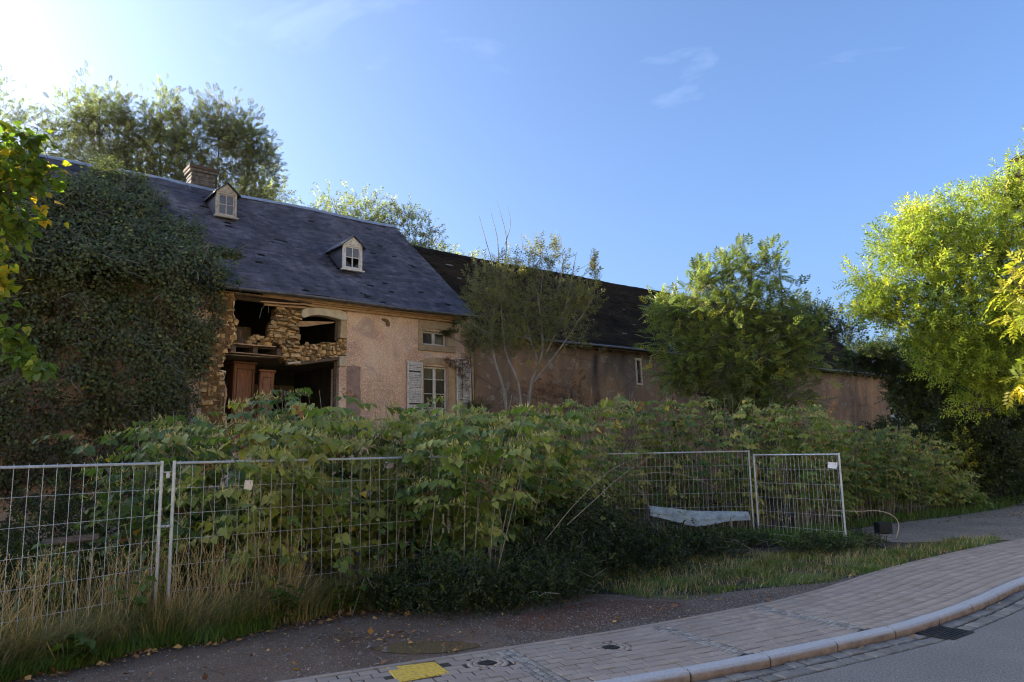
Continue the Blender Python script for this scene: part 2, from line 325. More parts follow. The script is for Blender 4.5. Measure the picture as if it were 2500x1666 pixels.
class MB:
    """collects simple solids into one mesh"""
    def __init__(s): s.v = []; s.f = []
    def add(s, vs, fs):
        n = len(s.v); s.v += [tuple(p) for p in vs]; s.f += [tuple(i + n for i in f) for f in fs]; return s
    def box(s, x0, x1, y0, y1, z0, z1, mtx=None):
        vs = [(x0, y0, z0), (x1, y0, z0), (x1, y1, z0), (x0, y1, z0), (x0, y0, z1), (x1, y0, z1), (x1, y1, z1), (x0, y1, z1)]
        if mtx is not None: vs = [mtx @ Vector(p) for p in vs]
        return s.add(vs, [(0, 3, 2, 1), (4, 5, 6, 7), (0, 1, 5, 4), (1, 2, 6, 5), (2, 3, 7, 6), (3, 0, 4, 7)])
    def prism(s, poly, y0, y1, holes=()):
        """poly in the x-z plane, extruded from y0 to y1"""
        loops = [list(poly)] + [list(h) for h in holes]
        flat = [p for l in loops for p in l]; n = len(flat)
        tris = tessellate_polygon([[Vector((p[0], p[1], 0)) for p in l] for l in loops])
        vs = [(p[0], y0, p[1]) for p in flat] + [(p[0], y1, p[1]) for p in flat]
        fs = [tuple(q) for q in tris] + [tuple(i + n for i in q)[::-1] for q in tris]
        k = 0
        for l in loops:
            for i in range(len(l)):
                a, b = k + i, k + (i + 1) % len(l); fs.append((a, b, b + n, a + n))
            k += len(l)
        return s.add(vs, fs)
    def tube(s, pts, r, n=6, r2=None, cap=True):
        pts = [Vector(p) for p in pts]; base = len(s.v); m = len(pts)
        for i, p in enumerate(pts):
            d = (pts[min(i + 1, m - 1)] - pts[max(i - 1, 0)]).normalized()
            x = d.cross(Vector((0.31, 0.17, 0.93)) if abs(d.z) < 0.9 else Vector((1, 0, 0))).normalized(); y = d.cross(x)
            rr = r if r2 is None else r + (r2 - r) * i / (m - 1)
            for k in range(n):
                a = 2 * math.pi * k / n; s.v.append(tuple(p + x * rr * math.cos(a) + y * rr * math.sin(a)))
        for i in range(m - 1):
            for k in range(n):
                a = base + i * n + k; b2 = base + i * n + (k + 1) % n; s.f.append((a, b2, b2 + n, a + n))
        if cap:
            s.f.append(tuple(base + k for k in range(n))[::-1]); s.f.append(tuple(base + (m - 1) * n + k for k in range(n)))
        return s
    def mesh(s, name, mat, smooth=False, bev=0.0):
        me = bpy.data.meshes.new(name); me.from_pydata(s.v, [], s.f)
        bm = bmesh.new(); bm.from_mesh(me)
        bmesh.ops.recalc_face_normals(bm, faces=bm.faces)
        if bev:
            bmesh.ops.bevel(bm, geom=[e for e in bm.edges if e.is_manifold and e.calc_face_angle(0) > 0.6], offset=bev, segments=1, affect='EDGES', profile=0.5)
        bm.to_mesh(me); bm.free()
        for x in (mat if isinstance(mat, (list, tuple)) else [mat]): me.materials.append(x)
        if smooth: me.polygons.foreach_set('use_smooth', np.ones(len(me.polygons), bool))
        return me
    def build(s, name, mat, parent=None, smooth=False, bev=0.0):
        return link(name, s.mesh(name, mat, smooth, bev), parent)

def norm(a): return a / np.maximum(np.linalg.norm(a, axis=-1, keepdims=True), 1e-9)

def frames(d, up):
    y = norm(d); x = norm(np.cross(y, up)); z = np.cross(x, y)
    return np.stack([x, y, z], axis=-1)

def instance(T, pos, mat3, scale):
    """template (verts, tris) copied to many places -> verts, tris"""
    tv, tf = T; n, k = len(pos), len(tv)
    V = np.einsum('nij,kj->nki', mat3, tv) * np.asarray(scale).reshape(-1, 1, 1) + pos[:, None, :]
    F = tf[None] + (np.arange(n) * k)[:, None, None]
    return V.reshape(-1, 3), F.reshape(-1, 3)

def sticks(A, B, ra, rb, sides=4):
    A = np.asarray(A, float).reshape(-1, 3); B = np.asarray(B, float).reshape(-1, 3); n = len(A)
    ra = np.broadcast_to(ra, n); rb = np.broadcast_to(rb, n)
    f = frames(B - A, np.tile([0.21, 0.33, 0.12], (n, 1)) + 1e-3)
    ang = np.arange(sides) * 2 * np.pi / sides
    ring = f[:, None, :, 0] * np.cos(ang)[None, :, None] + f[:, None, :, 2] * np.sin(ang)[None, :, None]
    V = np.concatenate([A[:, None] + ring * ra[:, None, None], B[:, None] + ring * rb[:, None, None]], 1)
    q = np.array([[k, (k + 1) % sides, sides + (k + 1) % sides, sides + k] for k in range(sides)])
    F = (q[None] + (np.arange(n) * 2 * sides)[:, None, None]).reshape(-1, 4)
    tris = np.concatenate([F[:, [0, 1, 2]], F[:, [0, 2, 3]]])
    return V.reshape(-1, 3), tris

def merge(parts):
    """list of (V, F, tint array or scalar, material index)"""
    Vs, Fs, Ts, Ms, k = [], [], [], [], 0
    for V, F, tn, mi in parts:
        Vs.append(V); Fs.append(F + k); Ts.append(np.broadcast_to(np.asarray(tn, float), len(V))); Ms.append(np.full(len(F), mi)); k += len(V)
    return np.concatenate(Vs), np.concatenate(Fs), np.concatenate(Ts), np.concatenate(Ms)

# leaf templates: unit length along +Y, upper side +Z
def t_kite(w=0.42, fold=0.10, mid=0.42):
    v = np.array([[0, 0, 0], [-w / 2, mid, fold], [0, 1, 0], [w / 2, mid, fold]], float)
    return v, np.array([[0, 2, 1], [0, 3, 2]])
def t_heart():
    v = np.array([[0, 0.03, 0], [-0.34, -0.02, 0.06], [-0.44, 0.34, 0.05], [0, 1.0, -0.12], [0.44, 0.34, 0.05], [0.34, -0.02, 0.06], [0, 0.42, -0.03]], float)
    return v, np.array([[0, 6, 1], [1, 6, 2], [2, 6, 3], [3, 6, 4], [4, 6, 5], [5, 6, 0]])
def t_pinnate(pairs=4, ll=0.36, w=0.13, droop=0.25):
    kv, kf = t_kite(1.0, 0.02); V, F = [], []
    def put(p, ang, tilt, l):
        v = kv * np.array([w * 1.0, l, l]); c, s_ = math.cos(ang), math.sin(ang)
        v = np.stack([v[:, 0] * c + v[:, 1] * s_, -v[:, 0] * s_ + v[:, 1] * c, v[:, 2] - tilt * v[:, 1]], 1)
        F.append(kf + len(V) * 4); V.append(v + p)
    for i in range(pairs):
        y = 0.22 + 0.55 * i / (pairs - 1)
        p = np.array([0, y, -droop * y * y])
        for sg in (-1, 1): put(p, sg * 1.0, 0.25, ll * (1.0 - 0.1 * abs(i - 1.5)))
    put(np.array([0, 0.80, -droop * 0.64]), 0.0, 0.45, ll)
    return np.concatenate(V), np.concatenate(F)
def t_spray(n=9, ll=0.34, w=0.15, seed=3):
    r = np.random.default_rng(seed); kv, kf = t_kite(1.0, 0.08); V, F = [], []
    for i in range(n):
        y = 0.12 + 0.8 * i / (n - 1); az = i * 2.4 + r.normal(0, 0.4)
        d = np.array([[math.cos(az) * 0.8, 0.55, math.sin(az) * 0.8]])
        f = frames(d, np.array([[0.2, -0.4, 1.0]]))[0]
        v = (kv * np.array([w, 1, 1]) * np.array([1, ll, ll])) @ f.T + np.array([0, y, 0])
        F.append(kf + len(V) * 4); V.append(v)
    return np.concatenate(V), np.concatenate(F)
KITE, HEART, PINN, SPRAY = t_kite(), t_heart(), t_pinnate(), t_spray()
NARROW = t_spray(10, 0.30, 0.10, 5)

def inside(P, poly):
    x, y = P[:, 0], P[:, 1]; res = np.zeros(len(P), bool); j = len(poly) - 1
    for i in range(len(poly)):
        xi, yi = poly[i]; xj, yj = poly[j]
        c = ((yi > y) != (yj > y)) & (x < (xj - xi) * (y - yi) / (yj - yi + 1e-12) + xi)
        res ^= c; j = i
    return res

def in_poly(n, poly, r=rng):
    p = np.array(poly); lo, hi = p.min(0), p.max(0); out = []; k = 0
    while k < n:
        q = r.uniform(lo, hi, (n * 2, 2)); q = q[inside(q, poly)]; out.append(q); k += len(q)
    return np.concatenate(out)[:n]

# ------------------------------------------------------------------ kerb line as a smooth curve
KP = [(-26, -4.9), (-19, -1.8), (-12, 1.3), (-6, 4.0), (-1.6, 5.97), (1.38, 7.30), (2.3, 7.74), (3.2, 8.23), (4.02, 8.70), (4.79, 9.18), (6.23, 10.32), (7.64, 11.57), (10.0, 13.42), (12.4, 15.15), (18, 19.3), (30, 28), (60, 48), (120, 86)]
def catmull(P, n=24):
    P = [np.array(p, float) for p in P]; P = [2 * P[0] - P[1]] + P + [2 * P[-1] - P[-2]]; out = []
    for i in range(1, len(P) - 2):
        for k in range(n):
            t = k / n; a, b_, c, d = P[i - 1:i + 3]
            out.append(0.5 * ((2 * b_) + (-a + c) * t + (2 * a - 5 * b_ + 4 * c - d) * t * t + (-a + 3 * b_ - 3 * c + d) * t ** 3))
    out.append(P[-2]); return np.array(out)
KC = catmull(KP); KS = np.concatenate([[0], np.cumsum(np.linalg.norm(np.diff(KC, axis=0), axis=1))])
def kerb_s(x): return float(KS[np.argmin(np.abs(KC[:, 0] - x))])
def kpos(s, d=0.0):
    """point at arc length s, d metres to the house side of the kerb's front edge"""
    s = np.atleast_1d(np.asarray(s, float)); e = 0.25
    g = lambda q: np.stack([np.interp(q, KS, KC[:, 0]), np.interp(q, KS, KC[:, 1])], 1)
    p = g(s); tn = norm(g(s + e) - g(s - e)); nn = np.stack([-tn[:, 1], tn[:, 0]], 1)
    return p + nn * np.asarray(d).reshape(-1, 1), tn
def walk_w(s):
    """width of the pavement behind the kerb stones"""
    return np.interp(s, [kerb_s(-1.6), kerb_s(4), kerb_s(7.5), kerb_s(14)], [1.30, 1.60, 1.78, 1.75])
S0, S1 = kerb_s(-9.0), kerb_s(22.0)
KW = 0.15

def strip(name, mat, ss, d0, d1, z, kind='structure', cols=1):
    p0, _ = kpos(ss, d0); p1, _ = kpos(ss, d1); n = len(ss)
    V = np.concatenate([np.column_stack([p0 + (p1 - p0) * (k / cols), np.full(n, z)]) for k in range(cols + 1)])
    F = np.concatenate([np.array([[k * n + i, k * n + i + 1, (k + 1) * n + i + 1, (k + 1) * n + i] for i in range(n - 1)]) for k in range(cols)])
    o = link(name, np_mesh(name, V, F, mat)); o['kind'] = kind
    return o

# added unseen hillside behind the viewer, bounces warm light onto the front wall
sh = np.linspace(0.5, KS[-1] - 1, 120); dh = np.array([-6.7, -8.5, -14, -30, -60, -120, -200]); zh = np.array([-0.11, 0.0, 1.8, 8.6, 21.5, 44, 58])
Vh, nh = [], len(sh)
for d_, z_ in zip(dh, zh): p_, _ = kpos(sh, d_); Vh.append(np.column_stack([p_, np.full(nh, z_) + (0.6 * np.sin(sh * 0.2 + d_) if z_ > 1 else 0)]))
Fh = np.array([[k * nh + i, k * nh + nh + i, k * nh + nh + i + 1, k * nh + i + 1] for k in range(len(dh) - 1) for i in range(nh - 1)])
tag(link('bounce_hillside', np_mesh('bounce_hillside', np.concatenate(Vh), Fh, M['bounce_stubble'])), kind='structure')
# ground sheets
g = MB(); g.add([(-500, -400, -0.16), (500, -400, -0.16), (500, 700, -0.16), (-500, 700, -0.16)], [(0, 1, 2, 3)])
tag(g.build('ground', M['bounce_meadow']), kind='structure')
sr = np.linspace(0.5, KS[-1] - 1, 260)
tag(strip('road', M['asphalt'], sr, -6.6, -0.375, -0.104), 'grey asphalt road curving uphill past the kerb')
ww = walk_w(sr) + KW
def back_edge(s, extra=0.0): return kpos(s, walk_w(s) + KW + extra)[0]
be = back_edge(sr, 0.06)
poly = [tuple(p) for p in be] + [(160, 240), (-160, 240), (-160, 20)]
tris = tessellate_polygon([[Vector((x, y, 0)) for x, y in poly]])
vb = MB(); vb.add([(x, y, -0.02) for x, y in poly], [tuple(q) for q in tris])
tag(vb.build('verge', M['soil']), kind='structure')

def sheet(name, poly, z, mat, label=None):
    tr = tessellate_polygon([[Vector((x, y, 0)) for x, y in poly]])
    q = MB(); q.add([(x, y, z) for x, y in poly], [tuple(k) for k in tr]); o = q.build(name, mat)
    return tag(o, label, kind='structure')
s_a, s_b = kerb_s(-11), kerb_s(13.5)
e1 = [tuple(p) for p in back_edge(np.linspace(s_a, s_b, 60), 0.06)]
rj = np.random.default_rng(4)
far_edge = [(10.6, 16.4), (9.9, 16.0), (8.4, 14.8), (7.0, 13.7), (5.9, 12.7), (4.8, 11.95), (3.6, 11.5), (2.6, 11.1), (1.7, 11.2), (0.6, 11.6), (-0.5, 11.0), (-1.4, 10.9), (-2.2, 10.6), (-3.1, 10.05), (-3.9, 9.2), (-4.6, 8.5), (-5.2, 7.8), (-6.4, 6.7), (-8.5, 5.2), (-11.5, 3.2)]
sheet('dirt_path', e1 + far_edge, -0.014, M['dirt'], 'strip of trodden dirt and grit along the back of the pavement')
sheet('gravel_lane', [(10.9, 16.5), (13.5, 17.9), (22, 24.5), (40, 40), (40, 60), (26, 35), (18.6, 27.6), (15.6, 24.2), (12.6, 21.9), (10.2, 20.4), (8.2, 18.9), (6.9, 17.3), (8.4, 16.4)], -0.012, M['gravel'], 'grey gravel lane turning in behind the grass strip')

sheet('litter_standin', [tuple(p) for p in catmull([(-0.35, 9.55), (0.05, 9.15), (0.75, 9.2), (1.35, 9.6), (1.95, 10.05), (2.3, 10.55), (1.9, 10.75), (1.3, 10.9), (0.7, 10.6), (0.3, 10.2), (-0.1, 10.0), (-0.35, 9.55)], 5)[:-1]], -0.0105, M['litter'], 'made-up rust-brown litter for a smeared patch in front of the grass strip')  # made-up litter standing in for a smeared reddish patch
# ------------------------------------------------------------------ pavement, kerb, gutter
pave = strip('pavement', M['joint'], np.linspace(kerb_s(-16), kerb_s(40), 200), KW, 1.0, -0.012)
bpy.data.objects.remove(pave)
ssp = np.linspace(kerb_s(-16), kerb_s(60), 240)
p0, _ = kpos(ssp, KW); p1 = back_edge(ssp, 0.07)
n = len(ssp)
pave = link('pavement', np_mesh('pavement', np.concatenate([np.column_stack([p0, np.full(n, -0.008)]), np.column_stack([p1, np.full(n, -0.008)])]), np.array([[i, i + 1, n + i + 1, n + i] for i in range(n - 1)]), M['joint']))
tag(pave, 'block paved footway with pale cobble bands, curving up to the right', kind='structure')

def paver_mesh(name, l, w, h, mat, bev=0.008, jit=0.0, seed=0):
    r = random.Random(seed); q = MB(); q.box(-l / 2, l / 2, -w / 2, w / 2, -h, 0)
    me = q.mesh(name, mat, bev=bev)
    if jit:
        for v in me.vertices:
            v.co.x += r.uniform(-jit, jit); v.co.y += r.uniform(-jit, jit); v.co.z += r.uniform(-jit, jit) * 0.12
    return me
PL, ROWS = 0.20, 10
pav_mesh = [paver_mesh('paver', 1, 1, 0.05, M['paver'], 0.0) for k in range(1)]
def top_block(l, w):
    """paver with a small chamfer, 10 faces"""
    q = MB(); b = 0.006
    q.add([(-l / 2, -w / 2, -0.03), (l / 2, -w / 2, -0.03), (l / 2, w / 2, -0.03), (-l / 2, w / 2, -0.03),
           (-l / 2, -w / 2, -b), (l / 2, -w / 2, -b), (l / 2, w / 2, -b), (-l / 2, w / 2, -b),
           (-l / 2 + b, -w / 2 + b, 0), (l / 2 - b, -w / 2 + b, 0), (l / 2 - b, w / 2 - b, 0), (-l / 2 + b, w / 2 - b, 0)],
          [(0, 1, 5, 4), (1, 2, 6, 5), (2, 3, 7, 6), (3, 0, 4, 7), (4, 5, 9, 8), (5, 6, 10, 9), (6, 7, 11, 10), (7, 4, 8, 11), (8, 9, 10, 11)])
    return q
bands = [kerb_s(0.53), kerb_s(2.42), kerb_s(4.05)]           # pale cobble bands across the walk
yel_c = np.array([-0.99, 7.60]); cap_c = [np.array([1.0, 8.34]), np.array([-0.31, 7.84])]
cells = []
ends = [S0] + bands + [S1 + 10]
for r_ in range(ROWS):
    for sa, sb in zip(ends[:-1], ends[1:]):
        sa2, sb2 = sa + (0.115 if sa > S0 else 0), sb - (0.115 if sb < S1 + 10 else 0)
        s = sa2; first = PL / 2 if r_ % 2 else PL
        while s < sb2 - 0.01:
            l = min(first, sb2 - s); first = PL
            if sb2 - s - l < 0.05: l = sb2 - s
            sc_ = s + l / 2; w = float(walk_w(sc_)); pw = w / ROWS
            p, tn = kpos(sc_, KW + pw * (r_ + 0.5)); p = p[0]
            if np.linalg.norm(p - yel_c) > 0.30 and all(np.linalg.norm(p - c) > 0.20 for c in cap_c): cells.append((p[0], p[1], math.atan2(tn[0, 1], tn[0, 0]), pw, l))
            s += l
def in_view(x, y, m=0.0):
    dy = y * math.cos(PITCH) - 2.1 * math.sin(PITCH)
    vy = (-y * math.sin(PITCH) - 2.1 * math.cos(PITCH)) / dy; vx = x / dy
    return abs(vx) < 0.71 + m and vy > -0.50 - m
vis = sorted([c for c in cells if in_view(c[0], c[1])], key=lambda c: c[0] ** 2 + c[1] ** 2)
near, rest = vis[:295], vis[295:] + [c for c in cells if not in_view(c[0], c[1])]
pm = top_block(PL - 0.012, 0.152).mesh('paver', M['paver'])
rr = random.Random(5)
for x, y, a, pw, pl in near:
    o = link('paver', pm, pave)
    o.location = (x, y, rr.uniform(-0.004, 0.004)); o.rotation_euler = (rr.gauss(0, 0.012), rr.gauss(0, 0.012), a + rr.gauss(0, 0.012)); o.scale = ((pl - 0.012) / (PL - 0.012), (pw - 0.012) / 0.152, 1)
def blocks(cells_, l, name, mat, parent, seed=1, h=1.0, zj=0.002):
    q = top_block(l, 1.0); tv = np.array(q.v); tf = np.array(q.f); r = np.random.default_rng(seed); n = len(cells_)
    C = np.array([[c[0], c[1]] for c in cells_]); a = np.array([c[2] for c in cells_]); w = np.array([c[3] for c in cells_]) - 0.012
    V = np.repeat(tv[None], n, 0); V[:, :, 1] *= w[:, None]
    if len(cells_[0]) > 4: V[:, :, 0] *= (np.array([c[4] for c in cells_]) - 0.012)[:, None] / l
    a = a + r.normal(0, 0.01, n)
    X = V[:, :, 0] * np.cos(a)[:, None] - V[:, :, 1] * np.sin(a)[:, None] + C[:, 0:1]
    Y = V[:, :, 0] * np.sin(a)[:, None] + V[:, :, 1] * np.cos(a)[:, None] + C[:, 1:2]
    Z = V[:, :, 2] * h + r.uniform(-zj, zj, n)[:, None]
    F = (tf[None] + (np.arange(n) * len(tv))[:, None, None]).reshape(-1, 4)
    o = link(name, np_mesh(name, np.stack([X, Y, Z], -1).reshape(-1, 3), F, mat, np.repeat(r.uniform(0, 1, n), len(tv))), parent)
    o['kind'] = 'stuff'
    return o
blocks(rest, PL - 0.012, 'paver_field', M['paver'], pave)
for bb in bands:
    cs = []
    for k in (-1, 0, 1):
        w = float(walk_w(bb)); d = KW + 0.02 + (0.02 if k else 0.05)
        while d < KW + w - 0.02:
            hgt = rr.uniform(0.06, 0.085); p, tn = kpos(bb + k * 0.075 + rr.uniform(-0.006, 0.006), d + hgt / 2); cs.append((p[0, 0], p[0, 1], math.atan2(tn[0, 1], tn[0, 0]) + rr.gauss(0, 0.08), hgt)); d += hgt
    blocks(cs, 0.066, 'cobble_band', M['palesett'], pave, int(bb * 10))
cs = []
for c in cap_c:                                                        # collar of small setts round each valve cover
    for ring, cnt in ((0.125, 10), (0.185, 15)):
        for k in range(cnt):
            a = 2 * math.pi * k / cnt + rr.uniform(-0.05, 0.05); cs.append((c[0] + ring * math.cos(a), c[1] + ring * math.sin(a), a + math.pi / 2, 0.062))
    o = blocks(cs, 0.068, 'sett_collar', M['paver'], pave, 77); cs = []
for c, lab in zip(cap_c, ('small round black valve cover in its collar of pale setts beside the middle cobble band', 'small round black valve cover beside the cobble band next to the yellow slab')):
    q = MB(); q.tube([(0, 0, -0.03), (0, 0, 0.003)], 0.075, 18); q.tube([(0, 0, 0.003), (0, 0, 0.006)], 0.058, 18)
    o = empty('valve_cover', (c[0], c[1], 0)); tag(o, lab, 'valve cover', 'valve covers in the pavement')
    q.build('lid', M['iron'], o); q2 = MB(); q2.tube([(-0.03, 0, 0.009), (0.03, 0, 0.009)], 0.006, 5); q2.build('lifting_bar', M['iron'], o)
# yellow painted slab
q = MB(); yw = [(-1.32, 7.73), (-0.85, 7.905), (-0.66, 7.52), (-1.115, 7.26)]
q.add([(x, y, -0.03) for x, y in yw] + [(x, y, 0.003) for x, y in yw], [(3, 2, 1, 0), (4, 5, 6, 7), (0, 1, 5, 4), (1, 2, 6, 5), (2, 3, 7, 6), (3, 0, 4, 7)])
o = q.build('painted_slab', M['yellow'], pave, bev=0.006); o['label'] = 'square slab painted yellow, paint worn through in places'
# back edging stones, one metre each
s = kerb_s(-10)
while s < S1 + 6:
    w = float(walk_w(s + 0.5)); a0, _ = kpos([s + 0.004, s + 0.5, s + 0.996], np.array([walk_w(s), walk_w(s + 0.5), walk_w(s + 1)]) + KW); a1, _ = kpos([s + 0.004, s + 0.5, s + 0.996], np.array([walk_w(s), walk_w(s + 0.5), walk_w(s + 1)]) + KW + 0.075)
    q = MB()
    for i in range(2):
        c4 = [a0[i], a0[i + 1], a1[i + 1], a1[i]]
        q.add([(*p, -0.06) for p in c4] + [(*p, 0.004) for p in c4], [(3, 2, 1, 0), (4, 5, 6, 7), (0, 1, 5, 4), (2, 3, 7, 6)] + ([(3, 0, 4, 7)] if i == 0 else [(1, 2, 6, 5)]))
    q.build('edging_stone', M['paver'], pave); s += 1.0
# kerb stones
kerb = strip('kerb', M['joint'], np.linspace(kerb_s(-16), kerb_s(40), 160), 0.012, KW - 0.01, -0.03)
tag(kerb, 'pale granite kerb of metre long stones with a rounded front edge')
prof = [(0.016, -0.16), (0.0, -0.07), (0.004, -0.030), (0.020, -0.008), (0.045, 0.0), (KW - 0.004, 0.003), (KW - 0.004, -0.10)]
m, t, b = newmat('kerb_granite'); M['kerb'] = m
gn = t.nodes.new('ShaderNodeNewGeometry'); sx = t.nodes.new('ShaderNodeSeparateXYZ'); t.links.new(gn.outputs['Position'], sx.inputs[0])
c = ramp(t, noise(t, 45, 4, 0.8), [(0.3, (0.27, 0.262, 0.262)), (0.7, (0.45, 0.44, 0.435))])
mr = t.nodes.new('ShaderNodeMapRange'); mr.inputs[1].default_value = -0.02; mr.inputs[2].default_value = -0.05; t.links.new(sx.outputs['Z'], mr.inputs[0])
c = mixc(t, mr.outputs[0], c, ramp(t, noise(t, 7, 5, 0.7), [(0.35, (0.15, 0.10, 0.07)), (0.65, (0.30, 0.215, 0.16))]))   # rust-brown splash dirt on the lower face
t.links.new(c, b.inputs['Base Color']); b.inputs['Roughness'].default_value = 0.85; bump(t, b, noise(t, 120, 4, 0.7), 0.5, 0.004)
s = kerb_s(1.38) - 14
k = 0
while s < kerb_s(24):
    ln = 1.02; ss = np.linspace(s + 0.010, s + ln - 0.010, 5); V = []; dz = rr.uniform(-0.004, 0.004)
    for x in ss:
        p, tn = kpos(x); nn = np.array([-tn[0, 1], tn[0, 0]])
        V += [(*(p[0] + nn * (d + rr.uniform(-0.001, 0.001))), z + dz) for d, z in prof]
    m_ = len(prof); F = [(i * m_ + j, (i + 1) * m_ + j, (i + 1) * m_ + j + 1, i * m_ + j + 1) for i in range(4) for j in range(m_ - 1)]
    F += [tuple(range(m_)), tuple(4 * m_ + j for j in range(m_))[::-1]]
    q = MB(); q.add(V, F); q.build('kerb_stone', M['kerb'], kerb); s += ln; k += 1
# gutter of setts
gut = strip('gutter', M['joint'], np.linspace(kerb_s(-14), kerb_s(40), 160), -0.44, 0.03, -0.110)
tag(gut, 'two rows of grey setts forming the gutter below the kerb')
def sett_mesh(k):
    r_ = random.Random(k); j = lambda: r_.uniform(-0.03, 0.03); q_ = MB(); V_ = []
    for hx, z_ in ((0.5, -0.03), (0.5, -0.010), (0.44, 0.0)): V_ += [(sx_ * hx + j(), sy_ * hx + j(), z_ + (j() * 0.10 if z_ == 0 else 0)) for sx_, sy_ in ((-1, -1), (1, -1), (1, 1), (-1, 1))]
    q_.add(V_, [(i + 4 * l_, (i + 1) % 4 + 4 * l_, (i + 1) % 4 + 4 + 4 * l_, i + 4 + 4 * l_) for l_ in (0, 1) for i in range(4)] + [(8, 9, 10, 11)])
    return q_.mesh('sett', M['sett'])
sm = [sett_mesh(k) for k in range(6)]
grate_c = np.array([4.90, 9.02])
s0g = kerb_s(0.0)
cl = []
for r_, (d, wdt) in enumerate(((-0.085, 0.17), (-0.27, 0.18))):
    s = s0g - 1 + 0.09 * r_
    while s < kerb_s(15):
        l = rr.uniform(0.17, 0.25); p, tn = kpos(s + l / 2, d); p = p[0]
        if np.linalg.norm(p - kpos(kerb_s(4.9) - 0.02, -0.2)[0][0]) > 0.36:
            o = link('sett', sm[rr.randrange(5)], gut); o.location = (p[0], p[1], -0.096 + rr.uniform(-0.007, 0.005)); o.scale = (l - 0.020, wdt - 0.022, 1.0)
            o.rotation_euler = (rr.gauss(0, 0.02), rr.gauss(0, 0.02), math.atan2(tn[0, 1], tn[0, 0]) + rr.gauss(0, 0.02)); cl.append(o)
        s += l
# drain grate
gp, gt = kpos(kerb_s(4.9) - 0.02, -0.215); ga = math.atan2(gt[0, 1], gt[0, 0])
gr = empty('drain_grate', (gp[0, 0], gp[0, 1], -0.100), ga); tag(gr, 'dark iron drain grate with long bars set in the gutter', 'drain grate')
q = MB()
for x0, x1, y0, y1 in ((-0.27, 0.27, -0.20, -0.175), (-0.27, 0.27, 0.175, 0.20), (-0.27, -0.245, -0.175, 0.175), (0.245, 0.27, -0.175, 0.175)): q.box(x0, x1, y0, y1, -0.02, 0.008)
q.build('frame', M['iron'], gr)
bm_ = MB().box(-0.243, 0.243, -0.012, 0.012, -0.02, 0.006).mesh('bar', M['iron'])
for k in range(8): o = link('bar', bm_, gr); o.location = (0, -0.155 + k * 0.0443, 0)
MB().box(-0.243, 0.243, -0.173, 0.173, -0.03, -0.022).build('pit_dark_plate', M['black'], gr)  # black plate under the bars, paints in the darkness below
# puddle
pp = [(-1.62, 8.50), (-1.3, 8.30), (-0.95, 8.25), (-0.6, 8.36), (-0.42, 8.55), (-0.62, 8.70), (-1.0, 8.80), (-1.35, 8.72)]
sheet('puddle', [tuple(p) for p in catmull(pp + [pp[0]], 6)[:-1]], -0.008, M['water'], 'shallow brown puddle on the dirt behind the yellow slab')

# ------------------------------------------------------------------ farmhouse
TH = math.atan2(0.63177, 0.77515)
HP = (-2.38, 22.5, 0.0)
def W(t, h, z):
    """house frame (along the wall, into the house, up) -> world"""
    c, s_ = math.cos(TH), math.sin(TH)
    return Vector((HP[0] + t * c - h * s_, HP[1] + t * s_ + h * c, z))
house = empty('farmhouse', HP, TH)
tag(house, 'ruined farmhouse with blue slate roof and a collapsed hole in its pink front wall', 'house')
T0, T1 = -27.0, 1.46  # left end lengthened out of view to shade the foreground
EAVE, RIDGE = (-0.35, 6.38), (4.70, 10.60)
rs = random.Random(11)
def ragged(pts, amp=0.035, step=0.12):
    out = []
    for a, b_ in zip(pts[:-1], pts[1:]):
        n = max(1, int(math.dist(a, b_) / step))
        for k in range(n):
            u = k / n; out.append((a[0] + (b_[0] - a[0]) * u + rs.uniform(-amp, amp), a[1] + (b_[1] - a[1]) * u + rs.uniform(-amp, amp)))
    out.append(pts[-1]); return out
# big hole in the front wall; pier, sill band and stones are filled in afterwards
LEFT = [(-6.16, 6.27), (-6.10, 6.0), (-6.12, 5.66), (-6.02, 5.56), (-6.08, 5.28), (-6.04, 5.10), (-6.17, 4.93), (-6.27, 4.74), (-6.34, 4.40), (-6.39, 4.27), (-6.25, 4.22), (-6.30, 4.0), (-6.22, 3.75), (-6.26, 3.45), (-6.2, 2.9), (-6.3, 2.2)]
hole = ragged(LEFT) + [(-3.17, 2.2), (-3.17, 4.50), (-2.95, 4.55), (-2.955, 6.16), (-3.1, 6.27)]
upw = [(-0.43, 5.36), (0.46, 5.36), (0.46, 5.80), (-0.43, 5.79)]
loww = [(-0.40, 3.05), (0.49, 3.05), (0.49, 4.71), (-0.40, 4.71)]
q = MB(); q.prism([(T0, -0.1), (T1, -0.1), (T1, 6.3), (T0, 6.3)], 0.0, 0.5, [hole, upw, loww]); q.build('front_wall', M['plaster'], house)
for nm, ta, tb in (('gable_wall', T1 - 0.45, T1 - 0.004), ('gable_wall', T0, T0 + 0.45)):
    q = MB()
    pr = [(0.502, -0.1), (8.9, -0.1), (8.9, 6.6), (4.7, 10.42), (0.502, 6.85)]
    a = MB().prism(pr, 0, 1).v
    half = len(a) // 2
    vs = [(ta, x, z) for x, y, z in a[:half]] + [(tb, x, z) for x, y, z in a[half:]]
    q.add(vs, [tuple(range(half)), tuple(range(half, 2 * half))[::-1]] + [(i, (i + 1) % half, half + (i + 1) % half, half + i) for i in range(half)])
    q.build(nm, M['plaster'], house)
MB().box(T0 + 0.452, T1 - 0.452, 8.9, 9.3, -0.1, 6.6).build('back_wall', M['plaster'], house)
